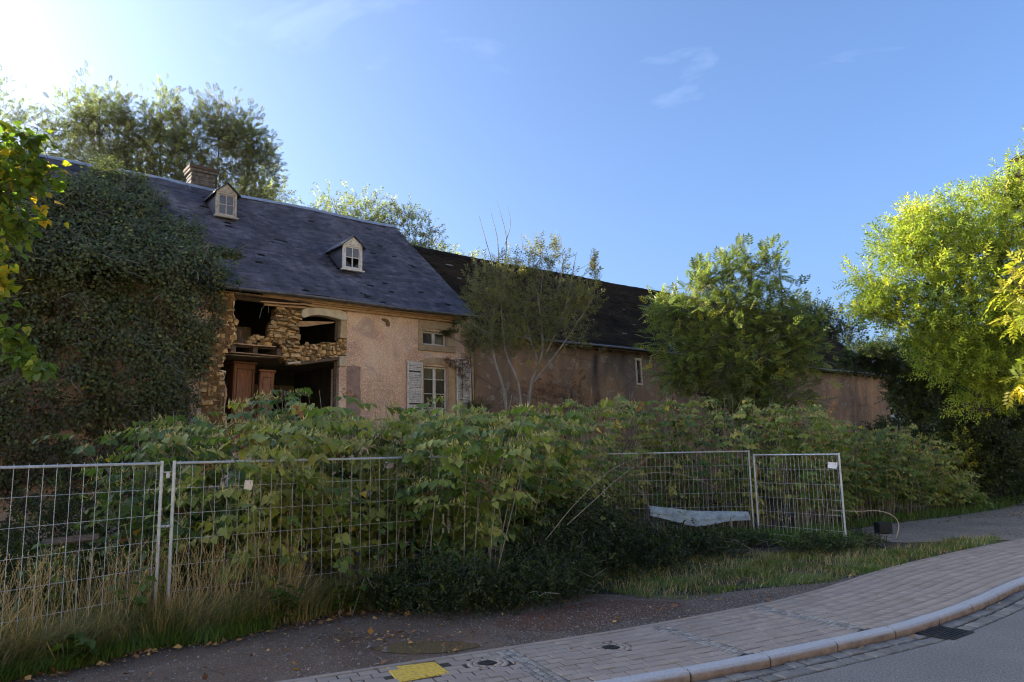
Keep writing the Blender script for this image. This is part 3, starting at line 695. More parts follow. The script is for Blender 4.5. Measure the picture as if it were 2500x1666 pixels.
# brown repair patch low beside the hole, and bare cement spots
q = MB(); q.prism(ragged([(-2.935, 2.3), (-2.50, 2.3), (-2.49, 3.6), (-2.53, 4.2), (-2.50, 4.55), (-2.72, 4.59), (-2.935, 4.55)], 0.015), -0.012, 0.01); q.build('cement_patch', M['patch'], house)
q = MB(); q.prism(ragged([(-1.86, 5.98), (-1.72, 5.9), (-1.66, 5.78), (-1.56, 5.83), (-1.6, 5.97), (-1.75, 6.05), (-1.86, 5.98)], 0.02, 0.06), -0.008, 0.01); q.build('bare_spot', M['core'], house)
# ---- roof
RL = math.dist(EAVE, RIDGE)
rdir = Vector((0, RIDGE[0] - EAVE[0], RIDGE[1] - EAVE[1])) / RL
rnor = Vector((0, -rdir.z, rdir.y))
def roof_xyz(t, u, lift, e=EAVE, d=rdir, nrm=rnor):
    t = np.asarray(t, float); u = np.asarray(u, float); lift = np.asarray(lift, float)
    sag = 0.05 * np.sin(t * 0.55 + 1.0) * np.sin(np.clip(u / 6.6, 0, 1) * 3.1) + 0.035 * np.sin(t * 1.3 + u * 0.7) - 0.03 * np.cos(t * 0.31)
    l = lift + sag
    return np.stack([t, e[0] + d.y * u + nrm.y * l, e[1] + d.z * u + nrm.z * l], -1)
def slates(name, ta, tb, ulen, row, wid, mat, parent, seed, e, d, nrm, skip=(), miss=0.011, thick=0.014, jit=0.8, fleck=0.012, ufun=None):
    r = np.random.default_rng(seed); V, F, T = [], [], []; k = 0
    nrow = int(ulen / row)
    for i in range(nrow):
        u0 = i * row; n = int((tb - ta) / wid) + 1; x = ta - (wid / 2 if i % 2 else 0) + np.arange(n + 1) * wid
        x = x + r.normal(0, wid * 0.05, len(x)); x = np.clip(x, ta, tb + r.uniform(-0.02, 0.02))
        a, b_ = x[:-1] + 0.002, x[1:] - 0.002; keep = (b_ - a > 0.05) & (r.random(len(a)) > miss)
        for (s0, s1, q0, q1) in skip: keep &= ~((a + b_ > 2 * s0) & (a + b_ < 2 * s1) & (u0 > q0) & (u0 < q1))
        a, b_ = a[keep], b_[keep]; n = len(a)
        dl = r.normal(0, row * 0.05 * jit, n); dr = dl + r.normal(0, row * 0.06 * jit, n); lf = 0.016 + np.abs(r.normal(0, 0.007 * jit, n))
        slip = np.where(r.random(n) < 0.035, -r.uniform(0.02, 0.07, n), 0)
        lo_l, lo_r = u0 + dl + slip, u0 + dr + slip; hi = np.full(n, u0 + row * 1.15)
        P = [roof_xyz(a, lo_l, lf, e, d, nrm), roof_xyz(b_, lo_r, lf, e, d, nrm), roof_xyz(b_, hi, np.full(n, 0.003), e, d, nrm), roof_xyz(a, hi, np.full(n, 0.003), e, d, nrm),
             roof_xyz(a, lo_l, lf - thick - 0.006, e, d, nrm), roof_xyz(b_, lo_r, lf - thick - 0.006, e, d, nrm)]
        V.append(np.stack(P, 1).reshape(-1, 3)); base = k + np.arange(n) * 6
        F.append(np.concatenate([np.stack([base, base + 1, base + 2, base + 3], 1), np.stack([base + 4, base + 5, base + 1, base], 1)])); k += n * 6
        tt = np.clip(r.normal(0.45, 0.2, n) + r.normal(0, 0.10), 0, 1); tt = np.where(r.random(n) < fleck, 1.0, tt); T.append(np.repeat(tt, 6))
    o = link(name, np_mesh(name, np.concatenate(V), np.concatenate(F), mat, np.concatenate(T)), parent)
    return o
def slab(name, ta, tb, ulen, mat, parent, e, d, nrm, lo=-0.09, hi=-0.02, nt_=40, nu=10):
    ts, us = np.meshgrid(np.linspace(ta, tb, nt_), np.linspace(0, ulen, nu)); top = roof_xyz(ts.ravel(), us.ravel(), np.full(ts.size, hi), e, d, nrm); bot = roof_xyz(ts.ravel(), us.ravel(), np.full(ts.size, lo), e, d, nrm)
    F = []; N_ = ts.size
    for i in range(nu - 1):
        for j in range(nt_ - 1):
            a = i * nt_ + j; F.append((a, a + 1, a + 1 + nt_, a + nt_)); F.append((a + N_, a + nt_ + N_, a + 1 + nt_ + N_, a + 1 + N_))
    for j in range(nt_ - 1):
        F.append((j, j + N_, j + 1 + N_, j + 1)); a = (nu - 1) * nt_ + j; F.append((a, a + 1, a + 1 + N_, a + N_))
    for i in range(nu - 1):
        for j, fl in ((0, 1), (nt_ - 1, 0)):
            a = i * nt_ + j; f4 = (a, a + nt_, a + nt_ + N_, a + N_); F.append(f4 if fl else f4[::-1])
    return link(name, np_mesh(name, np.concatenate([top, bot]), np.array(F), mat), parent)
roof = slab('roof', T0 - 0.1, 1.30, RL, M['underlay'], house, EAVE, rdir, rnor)
o = slates('slates', T0 - 0.1, 1.31, RL - 0.05, 0.128, 0.20, M['slate'], roof, 3, EAVE, rdir, rnor, skip=((-5.86, -5.24, 4.45, 5.75), (-2.66, -1.98, 1.93, 3.2)))
o['kind'] = 'stuff'; o['label'] = 'rows of dark blue slates with some slipped'
bd = Vector((0, 0.79, -0.61))                                          # rear slope
q = MB(); vb_ = [(T0 - 0.1, 4.70, 10.56), (1.30, 4.70, 10.56), (1.30, 9.6, 6.3), (T0 - 0.1, 9.6, 6.3)]
q.add(vb_ + [(x, y, z - 0.1) for x, y, z in vb_], [(0, 1, 2, 3), (7, 6, 5, 4), (0, 4, 5, 1), (1, 5, 6, 2), (2, 6, 7, 3), (3, 7, 4, 0)]); q.build('rear_roof', M['slate'], house)
tt = T0 - 0.1                                                          # lead ridge in short lengths
while tt < 1.25:
    ln = min(0.9, 1.31 - tt); zz = [float(roof_xyz(x, RL, 0.0)[2]) for x in (tt, tt + ln)]; q = MB()
    vs = []
    for x, z in ((tt + 0.004, zz[0]), (tt + ln - 0.004, zz[1])):
        vs += [(x, 4.52, z - 0.105), (x, 4.60, z - 0.02), (x, 4.70, z + 0.045), (x, 4.80, z - 0.02), (x, 4.88, z - 0.105)]
    q.add(vs, [(i, i + 1, i + 6, i + 5) for i in range(4)] + [(0, 1, 2, 3, 4), (9, 8, 7, 6, 5)]); q.build('ridge_cap', M['ridge'], roof); tt += ln
# snow hooks
for t_ in (-6.15, -5.0):
    q = MB(); p = roof_xyz(t_, 6.35, 0.02); q.tube([p, p + np.array([0, -0.1, -0.02]), p + np.array([0, -0.12, -0.2])], 0.012, 5); q.build('roof_hook', M['ridge'], roof)
# loose slates heaped at the eave beside the ivy
q = MB()
for k in range(16):
    u = rs.uniform(0.05, 0.75); t_ = rs.uniform(-6.75, -6.05); p = roof_xyz(t_, u, 0.035 + rs.uniform(0, 0.04))
    mt = Matrix.Translation(Vector(p)) @ Matrix.Rotation(0.69 + rs.gauss(0, 0.12), 4, 'X') @ Matrix.Rotation(rs.gauss(0, 0.5), 4, 'Z')
    q.box(-0.10, 0.10, -0.09, 0.09, -0.004, 0.004, mt)
q.build('slipped_slate', M['slate'], roof)['kind'] = 'stuff'
# ---- gutter
q = MB(); n = 60; ts = np.linspace(-6.55, 1.28, n); rad = 0.075
for i, x in enumerate(ts):
    z = 6.345 + 0.012 * math.sin(x * 1.2); 
    for k in range(7):
        a = math.pi + math.pi * k / 6; q.v.append((x, -0.40 + rad * math.cos(a), z + rad * math.sin(a)))
for i in range(n - 1):
    for k in range(6): a = i * 7 + k; q.f.append((a, a + 1, a + 8, a + 7))
gut_h = q.build('eaves_gutter', M['zinc'], house, smooth=True)
md = gut_h.modifiers.new('s', 'SOLIDIFY'); md.thickness = 0.008
for x in np.arange(-6.3, 1.2, 0.52):                                   # joints and brackets
    q = MB(); q.tube([(x, -0.40 + 0.083 * math.cos(a), 6.345 + 0.083 * math.sin(a)) for a in np.linspace(math.pi, 2 * math.pi, 8)], 0.010, 4); q.build('gutter_bracket', M['zinc'], house)
q = MB(); q.tube([(0.66, -0.38, 6.27), (0.66, -0.30, 6.16), (0.66, -0.10, 6.10), (0.64, -0.07, 5.98)], 0.035, 8); q.build('downpipe_stub', M['zinc'], house)
# ---- timber cornice, boards torn loose at the hole
def plank(name, pts, hgt, dep, mat, tw=0.0):
    """board following points (t, h, z of its upper edge)"""
    q = MB(); vs = []
    for (t_, h_, z_) in pts: vs += [(t_, h_ - dep, z_), (t_, h_, z_), (t_, h_, z_ - hgt), (t_, h_ - dep, z_ - hgt)]
    m_ = len(pts); fs = [(i * 4 + k, (i + 1) * 4 + k, (i + 1) * 4 + (k + 1) % 4, i * 4 + (k + 1) % 4) for i in range(m_ - 1) for k in range(4)]
    fs += [(0, 1, 2, 3), tuple(4 * (m_ - 1) + k for k in (3, 2, 1, 0))]
    q.add(vs, fs); return q.build(name, mat, house)
plank('cornice_board', [(-5.45, -0.02, 6.34), (-4.2, -0.02, 6.335), (-2.9, -0.02, 6.335), (1.10, -0.02, 6.335)], 0.10, 0.19, M['wood'])
plank('cornice_board', [(-4.35, -0.02, 6.232), (-2.9, -0.02, 6.232), (1.10, -0.02, 6.232)], 0.045, 0.14, M['wood'])
plank('cornice_board', [(-4.20, -0.02, 6.185), (-2.9, -0.02, 6.184), (1.10, -0.02, 6.184)], 0.06, 0.09, M['wood'])
plank('loose_board', [(-5.48, -0.05, 6.115), (-4.95, -0.09, 6.125), (-4.23, -0.11, 6.165)], 0.035, 0.10, M['wood'])
plank('loose_board', [(-5.36, -0.02, 6.072), (-4.9, -0.03, 6.082), (-4.22, -0.04, 6.105)], 0.055, 0.06, M['wood'])
plank('loose_board', [(-5.95, -0.08, 6.265), (-5.2, -0.22, 6.215), (-4.55, -0.24, 6.215)], 0.018, 0.05, M['wood'])
plank('loose_board', [(-5.2, -0.22, 6.232), (-4.7, -0.23, 6.19), (-4.1, -0.20, 6.20)], 0.020, 0.05, M['darkwood'])
for k, (a, b_, c_) in enumerate((((-5.3, 0.0, 6.05), (-5.42, -0.06, 5.92), (-5.47, -0.05, 5.66)), ((-5.22, 0.0, 6.05), (-5.24, -0.05, 5.95), (-5.22, -0.03, 5.82)))):
    q = MB(); q.tube([a, b_, c_], 0.010, 4, 0.004); q.build('hanging_cable', M['cane'], house)
plank('wall_plate', [(-6.4, 0.30, 6.26), (-2.96, 0.30, 6.26)], 0.12, 0.14, M['darkwood'])
# ---- rubble: stones laid one by one over clay mortar
def stone_mesh(seed):
    r = random.Random(seed); bm = bmesh.new(); bmesh.ops.create_cube(bm, size=1.0)
    bmesh.ops.bevel(bm, geom=bm.edges[:], offset=0.17, segments=1, affect='EDGES', profile=0.5)
    for v in bm.verts: v.co += Vector((r.uniform(-0.09, 0.09), r.uniform(-0.09, 0.09), r.uniform(-0.11, 0.11)))
    me = bpy.data.meshes.new('stone'); bm.to_mesh(me); bm.free(); me.materials.append(M['rubble']); return me
SM = [stone_mesh(k) for k in range(9)]
scount = 0
def lay(poly, h0, dep, rows=(0.06, 0.12), lens=(0.12, 0.28), out=0.05, parent=None, gap=0.012, prob=1.0):
    global scount
    zs = [p[1] for p in poly]; z = min(zs)
    while z < max(zs):
        rh = rs.uniform(*rows); zc = z + rh / 2; xs = []
        for (x0, y0), (x1, y1) in zip(poly, poly[1:] + poly[:1]):
            if (y0 > zc) != (y1 > zc): xs.append(x0 + (zc - y0) * (x1 - x0) / (y1 - y0))
        xs.sort()
        for a, b_ in zip(xs[::2], xs[1::2]):
            x = a + rs.uniform(-0.03, 0.02)
            while x < b_ - 0.03:
                l = min(lens[0] + (lens[1] - lens[0]) * rs.random() ** 1.6, b_ + 0.04 - x)
                if l > 0.045 and rs.random() < prob:
                    o = link('stone', SM[rs.randrange(9)], house)
                    dd = dep * rs.uniform(0.8, 1.25)
                    o.location = (x + l / 2, h0 + dep / 2 - out * rs.uniform(-0.5, 1.1), zc + rs.uniform(-0.02, 0.02))
                    o.scale = (l - gap, dd, (rh - gap * 0.4) * rs.uniform(0.7, 1.3)); o.rotation_euler = (rs.gauss(0, 0.14), rs.gauss(0, 0.11), rs.gauss(0, 0.2)); scount += 1
                x += l
        z += rh
def rough_face(name, poly, h0, amp, mat, seed, step=0.035):
    """crumbling earth face: a fine grid inside the outline, pushed in and out, with sides"""
    r = np.random.default_rng(seed); p = np.array(poly); x0, z0 = p.min(0) - step; x1, z1 = p.max(0) + step
    xs, zs = np.meshgrid(np.arange(x0, x1, step), np.arange(z0, z1, step)); G = np.stack([xs.ravel(), zs.ravel()], 1); ins = inside(G, poly).reshape(xs.shape)
    hh = sum(a_ * np.sin(xs * f1 + r.uniform(0, 6)) * np.sin(zs * f2 + r.uniform(0, 6) + np.sin(xs * f1 * 0.7)) for f1, f2, a_ in ((9, 11, 0.5), (21, 27, 0.35), (40, 47, 0.25))) + r.normal(0, 0.25, xs.shape)
    hh = h0 - amp * hh; nx = xs.shape[1]; F = []
    jx = xs + r.normal(0, step * 0.2, xs.shape); jz = zs + r.normal(0, step * 0.2, xs.shape)
    V = np.concatenate([np.stack([jx.ravel(), hh.ravel(), jz.ravel()], 1), np.stack([jx.ravel(), np.full(xs.size, h0 + 0.16), jz.ravel()], 1)]); N_ = xs.size
    for i in range(xs.shape[0] - 1):
        for j in range(nx - 1):
            if ins[i, j] and ins[i, j + 1] and ins[i + 1, j] and ins[i + 1, j + 1]:
                a_ = i * nx + j; F.append((a_, a_ + 1, a_ + 1 + nx, a_ + nx))
                for (di, dj, e0, e1) in ((0, -1, a_ + nx, a_), (0, 1, a_ + 1, a_ + 1 + nx)):
                    jj = j + dj
                    if not (0 <= jj < nx - 1 and ins[i, jj] and ins[i, jj + 1] and ins[i + 1, jj] and ins[i + 1, jj + 1]): F.append((e0, e1, e1 + N_, e0 + N_))
    return link(name, np_mesh(name, V, np.array(F), mat), house)
pier = [(-5.0, 6.07), (-5.0, 5.80), (-5.15, 5.58), (-5.17, 5.28), (-5.06, 5.06), (-4.82, 4.99), (-4.78, 4.70), (-4.70, 4.50), (-4.32, 4.54), (-4.33, 5.10), (-4.37, 5.52), (-4.33, 5.74), (-4.32, 6.07)]
pin = lambda P, k: [(sum(p[0] for p in P) / len(P) + (x - sum(p[0] for p in P) / len(P)) * k, sum(p[1] for p in P) / len(P) + (z - sum(p[1] for p in P) / len(P)) * k) for x, z in P]
q = MB(); q.prism(pin(pier, 0.93), 0.12, 0.42); q.build('pier_core', M['core'], house); rough_face('pier_face', pin(pier, 0.97), 0.07, 0.03, M['core'], 6)
lay(pier, 0.02, 0.20, rows=(0.045, 0.11), lens=(0.10, 0.34), out=0.09)
span = [(-4.32, 5.07), (-3.22, 5.23), (-2.97, 5.31), (-2.96, 4.90), (-3.18, 4.81), (-4.31, 4.585)]
q = MB(); q.prism(pin(span, 0.96), 0.10, 0.42); q.build('sill_core', M['core'], house)
lay(span, 0.03, 0.18, rows=(0.05, 0.10), lens=(0.09, 0.20), out=0.05)
outer = [(-6.46, 6.25), (-6.49, 5.74), (-6.55, 5.16), (-6.74, 4.84), (-6.87, 4.57), (-6.92, 4.14), (-6.86, 3.46), (-6.8, 2.7)]
edge = [(-6.16, 6.25), (-6.12, 6.0), (-6.14, 5.66), (-6.04, 5.56), (-6.10, 5.28), (-6.06, 5.10), (-6.19, 4.93), (-6.29, 4.74), (-6.36, 4.40), (-6.41, 4.27), (-6.27, 4.22), (-6.32, 4.0), (-6.24, 3.75), (-6.28, 3.45), (-6.22, 2.7)]
lay(outer + edge[::-1], -0.04, 0.16, rows=(0.06, 0.15), lens=(0.09, 0.30), out=0.06, prob=0.62)
rough_face('broken_wall_core', outer + edge[::-1], -0.03, 0.035, M['core'], 5)
heap = [(-5.75, 4.98), (-5.68, 5.1), (-5.52, 5.22), (-5.34, 5.3), (-5.22, 5.18), (-5.12, 5.18), (-5.02, 4.98)]
lay(heap, 0.15, 0.22, rows=(0.07, 0.12), lens=(0.12, 0.22), out=0.05)
# right reveal of the hole: rough stones above the lower jamb
lay([(-3.16, 5.31), (-2.97, 5.33), (-2.97, 4.86), (-3.14, 4.84)], 0.01, 0.16, rows=(0.06, 0.1), lens=(0.08, 0.16), out=0.03)
lay([(-3.02, 6.16), (-2.96, 6.16), (-2.96, 6.0), (-3.08, 6.1)], 0.02, 0.1, rows=(0.05, 0.07), lens=(0.06, 0.1), out=0.02)
# timber lintel sagging under the sill band
def beam(name, a, b_, w, hgt, mat, parent=house):
    q = MB(); a, b_ = Vector(a), Vector(b_); d = (b_ - a); L_ = d.length
    mt = Matrix.Translation(a) @ d.to_track_quat('X', 'Z').to_matrix().to_4x4(); q.box(0, L_, -w / 2, w / 2, -hgt / 2, hgt / 2, mt); return q.build(name, mat, parent, bev=0.012)
beam('timber_lintel', (-4.34, 0.08, 4.545), (-3.12, 0.08, 4.775), 0.20, 0.085, M['darkwood'])
beam('lintel_stub', (-4.68, 0.0, 4.525), (-4.33, 0.0, 4.575), 0.18, 0.06, M['palestone'])
# arched stone lintel and jamb of the upper opening
arch_o = [(-4.32, 5.84), (-4.31, 6.0), (-4.20, 6.09), (-3.8, 6.13), (-3.4, 6.15), (-3.15, 6.13), (-2.97, 6.03), (-2.96, 5.86), (-3.13, 5.845)]
arch_i = [(-3.3, 5.875), (-3.55, 5.91), (-3.8, 5.92), (-4.05, 5.88), (-4.24, 5.795)]
q = MB(); q.prism(arch_o + arch_i, -0.06, 0.22); q.build('arched_lintel', M['palestone'], house, bev=0.012)
q = MB(); q.prism([(-3.14, 5.842), (-2.957, 5.855), (-2.955, 5.34), (-3.06, 5.33), (-3.17, 5.345)], -0.035, 0.25); q.build('jamb_stone', M['sandstone'], house, bev=0.012)
beam('window_post', (-3.21, 0.16, 5.28), (-3.19, 0.16, 5.83), 0.07, 0.07, M['darkwood'])
q = MB(); q.prism([(-4.34, 5.735), (-3.23, 5.815), (-3.30, 5.77), (-3.7, 5.69), (-4.05, 5.61), (-4.34, 5.575)], 0.16, 0.20); q.build('curved_board', M['wood'], house)
# lower right jamb
q = MB(); q.prism([(-3.18, 4.82), (-2.957, 4.84), (-2.95, 4.56), (-3.16, 4.545)], -0.02, 0.30); q.build('jamb_stone', M['palestone'], house, bev=0.01)
q = MB(); q.prism([(-3.15, 4.54), (-2.955, 4.55), (-2.94, 3.3), (-2.94, 2.2), (-3.16, 2.2)], 0.03, 0.32); q.build('jamb_stone', M['sandstone'], house, bev=0.01)
beam('door_post', (-3.22, 0.2, 2.2), (-3.20, 0.2, 4.72), 0.08, 0.07, M['darkwood'])
# ---- inside: floors, joists, partitions, wardrobe
q = MB(); q.box(-6.30, -2.75, 0.35, 5.6, 4.925, 4.965); q.build('upper_floor', M['darkwood'], house)
q = MB(); q.box(-6.30, -2.75, 0.35, 5.6, 4.70, 4.725); q.build('ceiling_lath', M['interior'], house)
for k, x in enumerate((-6.07, -5.49, -4.87, -4.3, -3.7, -3.15)): q = MB(); q.box(x - 0.065, x + 0.065, 0.06 + 0.05 * (k % 2), 5.6, 4.735, 4.92); q.build('joist', M['darkwood'], house, bev=0.01)
plank('floor_edge_board', [(-6.17, 0.14, 4.985), (-5.5, 0.10, 4.965), (-4.98, 0.12, 4.975)], 0.03, 0.12, M['wood'])
plank('ceiling_edge_board', [(-6.18, 0.10, 4.745), (-5.6, 0.02, 4.725), (-5.0, 0.0, 4.705), (-4.74, 0.05, 4.72)], 0.028, 0.14, M['wood'])
for x, hh, w in ((-6.0, 0.22, 0.05), (-5.88, 0.42, 0.10), (-5.79, 0.20, 0.04), (-5.73, 0.17, 0.03)): beam('splintered_stud', (x, 0.22, 4.97), (x + rs.uniform(-0.02, 0.03), 0.25, 4.97 + hh), w, 0.05, M['darkwood'])
MB().box(-6.30, -4.75, 2.6, 2.72, 4.97, 5.86).build('attic_partition', M['interior'], house)
MB().box(-5.62, -5.50, 2.52, 2.60, 4.97, 5.95).build('partition_post', M['darkwood'], house)
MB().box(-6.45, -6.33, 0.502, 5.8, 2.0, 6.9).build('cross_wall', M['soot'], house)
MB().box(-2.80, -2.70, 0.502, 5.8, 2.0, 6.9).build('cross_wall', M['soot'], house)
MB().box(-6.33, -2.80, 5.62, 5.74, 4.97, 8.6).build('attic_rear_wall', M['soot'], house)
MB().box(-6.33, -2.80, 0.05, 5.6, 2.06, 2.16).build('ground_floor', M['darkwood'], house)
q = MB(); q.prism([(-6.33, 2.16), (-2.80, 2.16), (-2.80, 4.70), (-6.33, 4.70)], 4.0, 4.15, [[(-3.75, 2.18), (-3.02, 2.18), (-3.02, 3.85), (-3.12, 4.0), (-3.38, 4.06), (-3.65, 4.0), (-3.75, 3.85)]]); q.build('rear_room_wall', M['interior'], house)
q = MB(); q.prism([(-6.33, 4.32), (-2.80, 4.32), (-2.80, 4.69), (-6.33, 4.69)], 3.97, 3.996); q.build('dark_wall_band', M['soot'], house)  # darker band along the top of the rear room wall
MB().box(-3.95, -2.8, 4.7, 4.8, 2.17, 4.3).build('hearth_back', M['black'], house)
MB().box(-2.99, -2.94, 3.93, 3.998, 2.17, 4.2).build('hearth_post', M['wood'], house)
# ---- windows
def casement(parent_name, t0, t1, z0, z1, hrec, bars, depth=0.05, fr=0.055, parent=house):
    f = MB(); w = fr
    f.box(t0, t0 + w, hrec - depth, hrec, z0, z1); f.box(t1 - w, t1, hrec - depth, hrec, z0, z1); f.box(t0 + w, t1 - w, hrec - depth, hrec, z0, z0 + w); f.box(t0 + w, t1 - w, hrec - depth, hrec, z1 - w, z1)
    fo = f.build(parent_name, M['white'], parent, bev=0.006)
    tm = (t0 + t1) / 2
    MB().box(tm - 0.05, tm + 0.05, hrec - depth - 0.012, hrec - 0.004, z0 + w + 0.001, z1 - w - 0.001).build('mullion', M['white'], fo, bev=0.006)
    for zb in bars:
        for a, b_ in ((t0 + w + 0.001, tm - 0.051), (tm + 0.051, t1 - w - 0.001)): MB().box(a, b_, hrec - depth + 0.008, hrec - 0.012, zb - 0.011, zb + 0.011).build('glazing_bar', M['white'], fo)
    zz = [z0 + w] + list(bars) + [z1 - w]
    for a, b_ in ((t0 + w, tm - 0.05), (tm + 0.05, t1 - w)):
        for c_, d_ in zip(zz[:-1], zz[1:]):
            g_ = MB(); g_.box(a + 0.002, b_ - 0.002, hrec - 0.022, hrec - 0.016, c_ + 0.002, d_ - 0.002); g_.build('pane', M['glass'], fo)
    return fo
casement('upper_window', -0.42, 0.45, 5.365, 5.79, 0.16, [])
casement('lower_window', -0.39, 0.48, 3.06, 4.705, 0.16, [4.32, 3.88, 3.45])
# upper surround: lintel with arched soffit, jambs, sill
q = MB(); q.prism([(-0.59, 5.80), (-0.58, 6.125), (0.75, 6.13), (0.75, 5.81), (0.46, 5.803), (0.3, 5.84), (0.02, 5.865), (-0.26, 5.84), (-0.43, 5.793)], -0.03, 0.15); q.build('window_lintel', M['sandstone'], house, bev=0.012)
for a, b_ in ((-0.59, -0.432), (0.462, 0.75)): MB().box(a, b_, -0.028, 0.15, 5.365, 5.795).build('window_jamb', M['sandstone'], house, bev=0.012)
MB().box(-0.60, 0.765, -0.045, 0.15, 5.17, 5.36).build('window_sill', M['sandstone'], house, bev=0.012)
q = MB(); q.prism([(-0.55, 4.72), (-0.53, 4.86), (-0.25, 4.955), (0.1, 4.99), (0.45, 4.98), (0.74, 4.96), (0.75, 4.72), (0.49, 4.715), (0.3, 4.765), (0.05, 4.785), (-0.2, 4.765), (-0.40, 4.715)], -0.03, 0.15); q.build('window_lintel', M['sandstone'], house, bev=0.012)
for a, b_ in ((-0.50, -0.402), (0.492, 0.74)): MB().box(a, b_, -0.026, 0.15, 3.0, 4.71).build('window_jamb', M['sandstone'], house, bev=0.01)
MB().box(-0.55, 0.76, -0.06, 0.15, 2.85, 2.995).build('window_sill', M['sandstone'], house, bev=0.012)
# corner quoins
z = 2.5; k = 0
while z < 6.0:
    hgt = 0.34; MB().box(0.98 if k % 2 else 1.12, T1 + 0.015, -0.012, 0.3, z, z + hgt - 0.012).build('quoin', M['sandstone'], house, bev=0.012); z += hgt; k += 1
# shutters with separate louvre slats
def shutter(ta, tb, z0, z1, lab, seed, arch=0.04):
    r = random.Random(seed); s_ = empty('shutter', (0, 0, 0)); s_.parent = house
    f = MB(); w = 0.055; ho = -0.075
    f.box(ta, ta + w, ho, ho + 0.035, z0, z1 - arch * (ta > -0.6)); f.box(tb - w, tb, ho, ho + 0.035, z0, z1 - arch * (ta < -0.6))
    zm = z0 + (z1 - z0) * 0.50
    for za, zb in ((z0, z0 + 0.07), (zm - 0.035, zm + 0.035), (z1 - 0.10, z1 - 0.03)): f.box(ta + w, tb - w, ho, ho + 0.034, za, zb)
    f.build('stile_frame', M['white'], s_, bev=0.005)
    MB().box(ta + w + 0.002, tb - w - 0.002, ho + 0.036, ho + 0.044, z0 + 0.05, z1 - 0.05).build('backboard', M['darkwood'], s_)
    sl = MB().box(-(tb - ta) / 2 + w + 0.002, (tb - ta) / 2 - w - 0.002, -0.004, 0.004, -0.026, 0.026).mesh('slat', M['white'])
    for za, zb in ((z0 + 0.07, zm - 0.035), (zm + 0.035, z1 - 0.10)):
        nn = int((zb - za) / 0.048)
        for i in range(nn):
            if r.random() < 0.06: continue
            o = link('slat', sl, s_); o.location = ((ta + tb) / 2, ho + 0.018, za + (i + 0.5) * (zb - za) / nn); o.rotation_euler = (-0.55 + r.gauss(0, 0.12), r.gauss(0, 0.03), 0)
    h_ = MB()
    for zc in (z0 + 0.25, z1 - 0.3): h_.box(ta if ta > 0 else tb - 0.03, (ta + 0.03) if ta > 0 else tb, ho + 0.036, 0.0, zc, zc + 0.05)
    h_.build('hinge', M['iron'], s_); s_['label'] = lab
    return s_
shutter(-1.01, -0.475, 3.06, 4.84, 'shutter with flaking white paint, left of the window', 1)
shutter(0.765, 1.31, 3.06, 4.97, 'weathered shutter half covered by creeper, right of the window', 2)
MB().box(0.76, 1.34, -0.09, -0.03, 4.99, 5.02).build('shutter_rail', M['white'], house)
